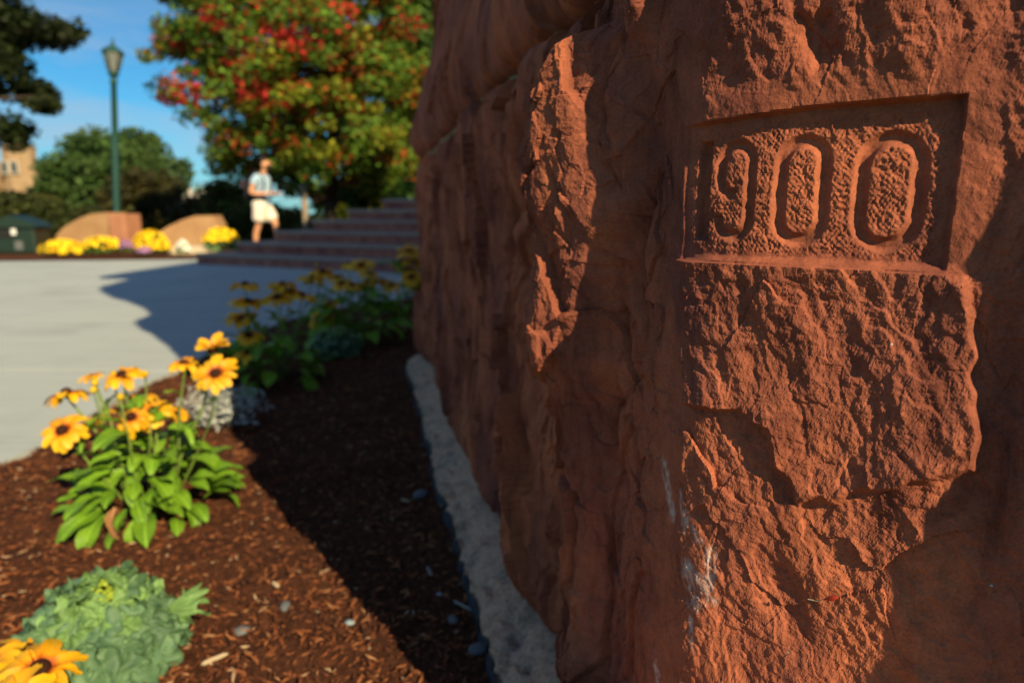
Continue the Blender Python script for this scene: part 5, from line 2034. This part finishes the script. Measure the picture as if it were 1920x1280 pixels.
skin_mesh('shirt', [(0.005, 0, 0.80), (0.008, 0, 1.02), (0.022, 0, 1.22), (0.03, 0, 1.355), (0.05, 0, 1.43), (0.02, -0.17, 1.375), (-0.025, -0.215, 1.225), (0.02, 0.17, 1.375), (0.03, 0.215, 1.225)],
          [(0, 1), (1, 2), (2, 3), (3, 4), (3, 5), (5, 6), (3, 7), (7, 8)], [(0.142, 0.17), (0.132, 0.158), (0.138, 0.172), (0.108, 0.15), 0.075, 0.078, 0.07, 0.078, 0.07], 'shirt', person)
skin_mesh('shorts', [(0.0, 0, 1.03), (0.0, 0, 0.86), (0.0, -0.095, 0.80), (-0.01, -0.1, 0.66), (-0.03, -0.1, 0.55), (0.0, 0.095, 0.80), (0.09, 0.1, 0.68), (0.165, 0.1, 0.565)],
          [(0, 1), (1, 2), (2, 3), (3, 4), (1, 5), (5, 6), (6, 7)], [(0.145, 0.175), (0.145, 0.18), 0.135, 0.130, 0.132, 0.135, 0.130, 0.130], 'shorts', person)
hm = skin_mesh('hair', [(0.150, 0, 1.690), (0.105, 0, 1.700), (0.065, 0, 1.65), (0.055, 0, 1.58)], [(0, 1), (1, 2), (2, 3)], [(0.09, 0.085), (0.10, 0.092), (0.08, 0.09), (0.05, 0.07)], 'hair', person)
skin_mesh('beard', [(0.15, -0.06, 1.585), (0.195, -0.025, 1.545), (0.195, 0.025, 1.545), (0.15, 0.06, 1.585)], [(0, 1), (1, 2), (2, 3)], [0.038, 0.050, 0.050, 0.038], 'hair', person)
bm = bmesh.new()
bm_tube(bm, [(0.228, 0, 1.648), (0.250, 0, 1.612), (0.232, 0, 1.598)], [0.009, 0.015, 0.010], 8)
bm_obj('nose', bm, 'skin', person, True)
for sgn in (-1, 1):
    bm = bmesh.new()
    bmesh.ops.create_icosphere(bm, subdivisions=2, radius=0.012, matrix=Matrix.Translation((0.222, sgn * 0.032, 1.640)))
    bm_obj('eye', bm, 'eye', person, True)
    bm = bmesh.new()
    bmesh.ops.create_icosphere(bm, subdivisions=2, radius=0.03, matrix=Matrix.Translation((0.115, sgn * 0.083, 1.605)) @ Matrix.Diagonal((0.75, 0.35, 1.1, 1)))
    bm_obj('ear', bm, 'skin', person, True)
    ax_ = -0.13 if sgn < 0 else 0.25
    bm = bmesh.new()
    bm_box(bm, (ax_ - 0.07, sgn * 0.1 - 0.045, 0.0), (ax_ + 0.20, sgn * 0.1 + 0.045, 0.085), 0.035)
    bm_obj('shoe', bm, 'shoe', person, True)
bm = bmesh.new()
bm_tube(bm, [(0.236, -0.022, 1.573), (0.243, 0, 1.571), (0.236, 0.022, 1.573)], [0.004, 0.006, 0.004], 6)
bm_obj('mouth', bm, 'garden_stone_end', person, True)

pk = thing('backpack', 'dark backpack with red top worn by the man in white shorts', 'backpack', (pbase[0], PY_, 0.0), R(-14))
bm = bmesh.new()
bm_box(bm, (-0.29, -0.15, 0.98), (-0.125, 0.15, 1.36), 0.05)
bm_obj('main_bag', bm, 'pack', pk, True)
bm = bmesh.new()
bm_box(bm, (-0.325, -0.11, 1.18), (-0.292, 0.11, 1.31), 0.015)
bm_obj('pocket', bm, 'pack_red', pk, True)
for sgn in (-1, 1):
    bm = bmesh.new()
    bm_tube(bm, [(-0.14, sgn * 0.10, 1.36), (-0.06, sgn * 0.11, 1.485), (0.05, sgn * 0.115, 1.46), (0.145, sgn * 0.115, 1.34), (0.155, sgn * 0.13, 1.20), (0.09, sgn * 0.178, 1.08), (-0.13, sgn * 0.14, 1.02)], [0.02] * 7, 6)
    bm_obj('strap', bm, 'pack', pk, True)
bm = bmesh.new()
pts = [Vector((0.155 * math.cos(a) + 0.0, 0.19 * math.sin(a), 1.0 - 0.015 * math.cos(a))) for a in np.linspace(-2.6, 2.6, 22)]
bm_tube(bm, pts, [0.024] * 22, 6)
bm_obj('waist_belt', bm, 'pack', pk, True)
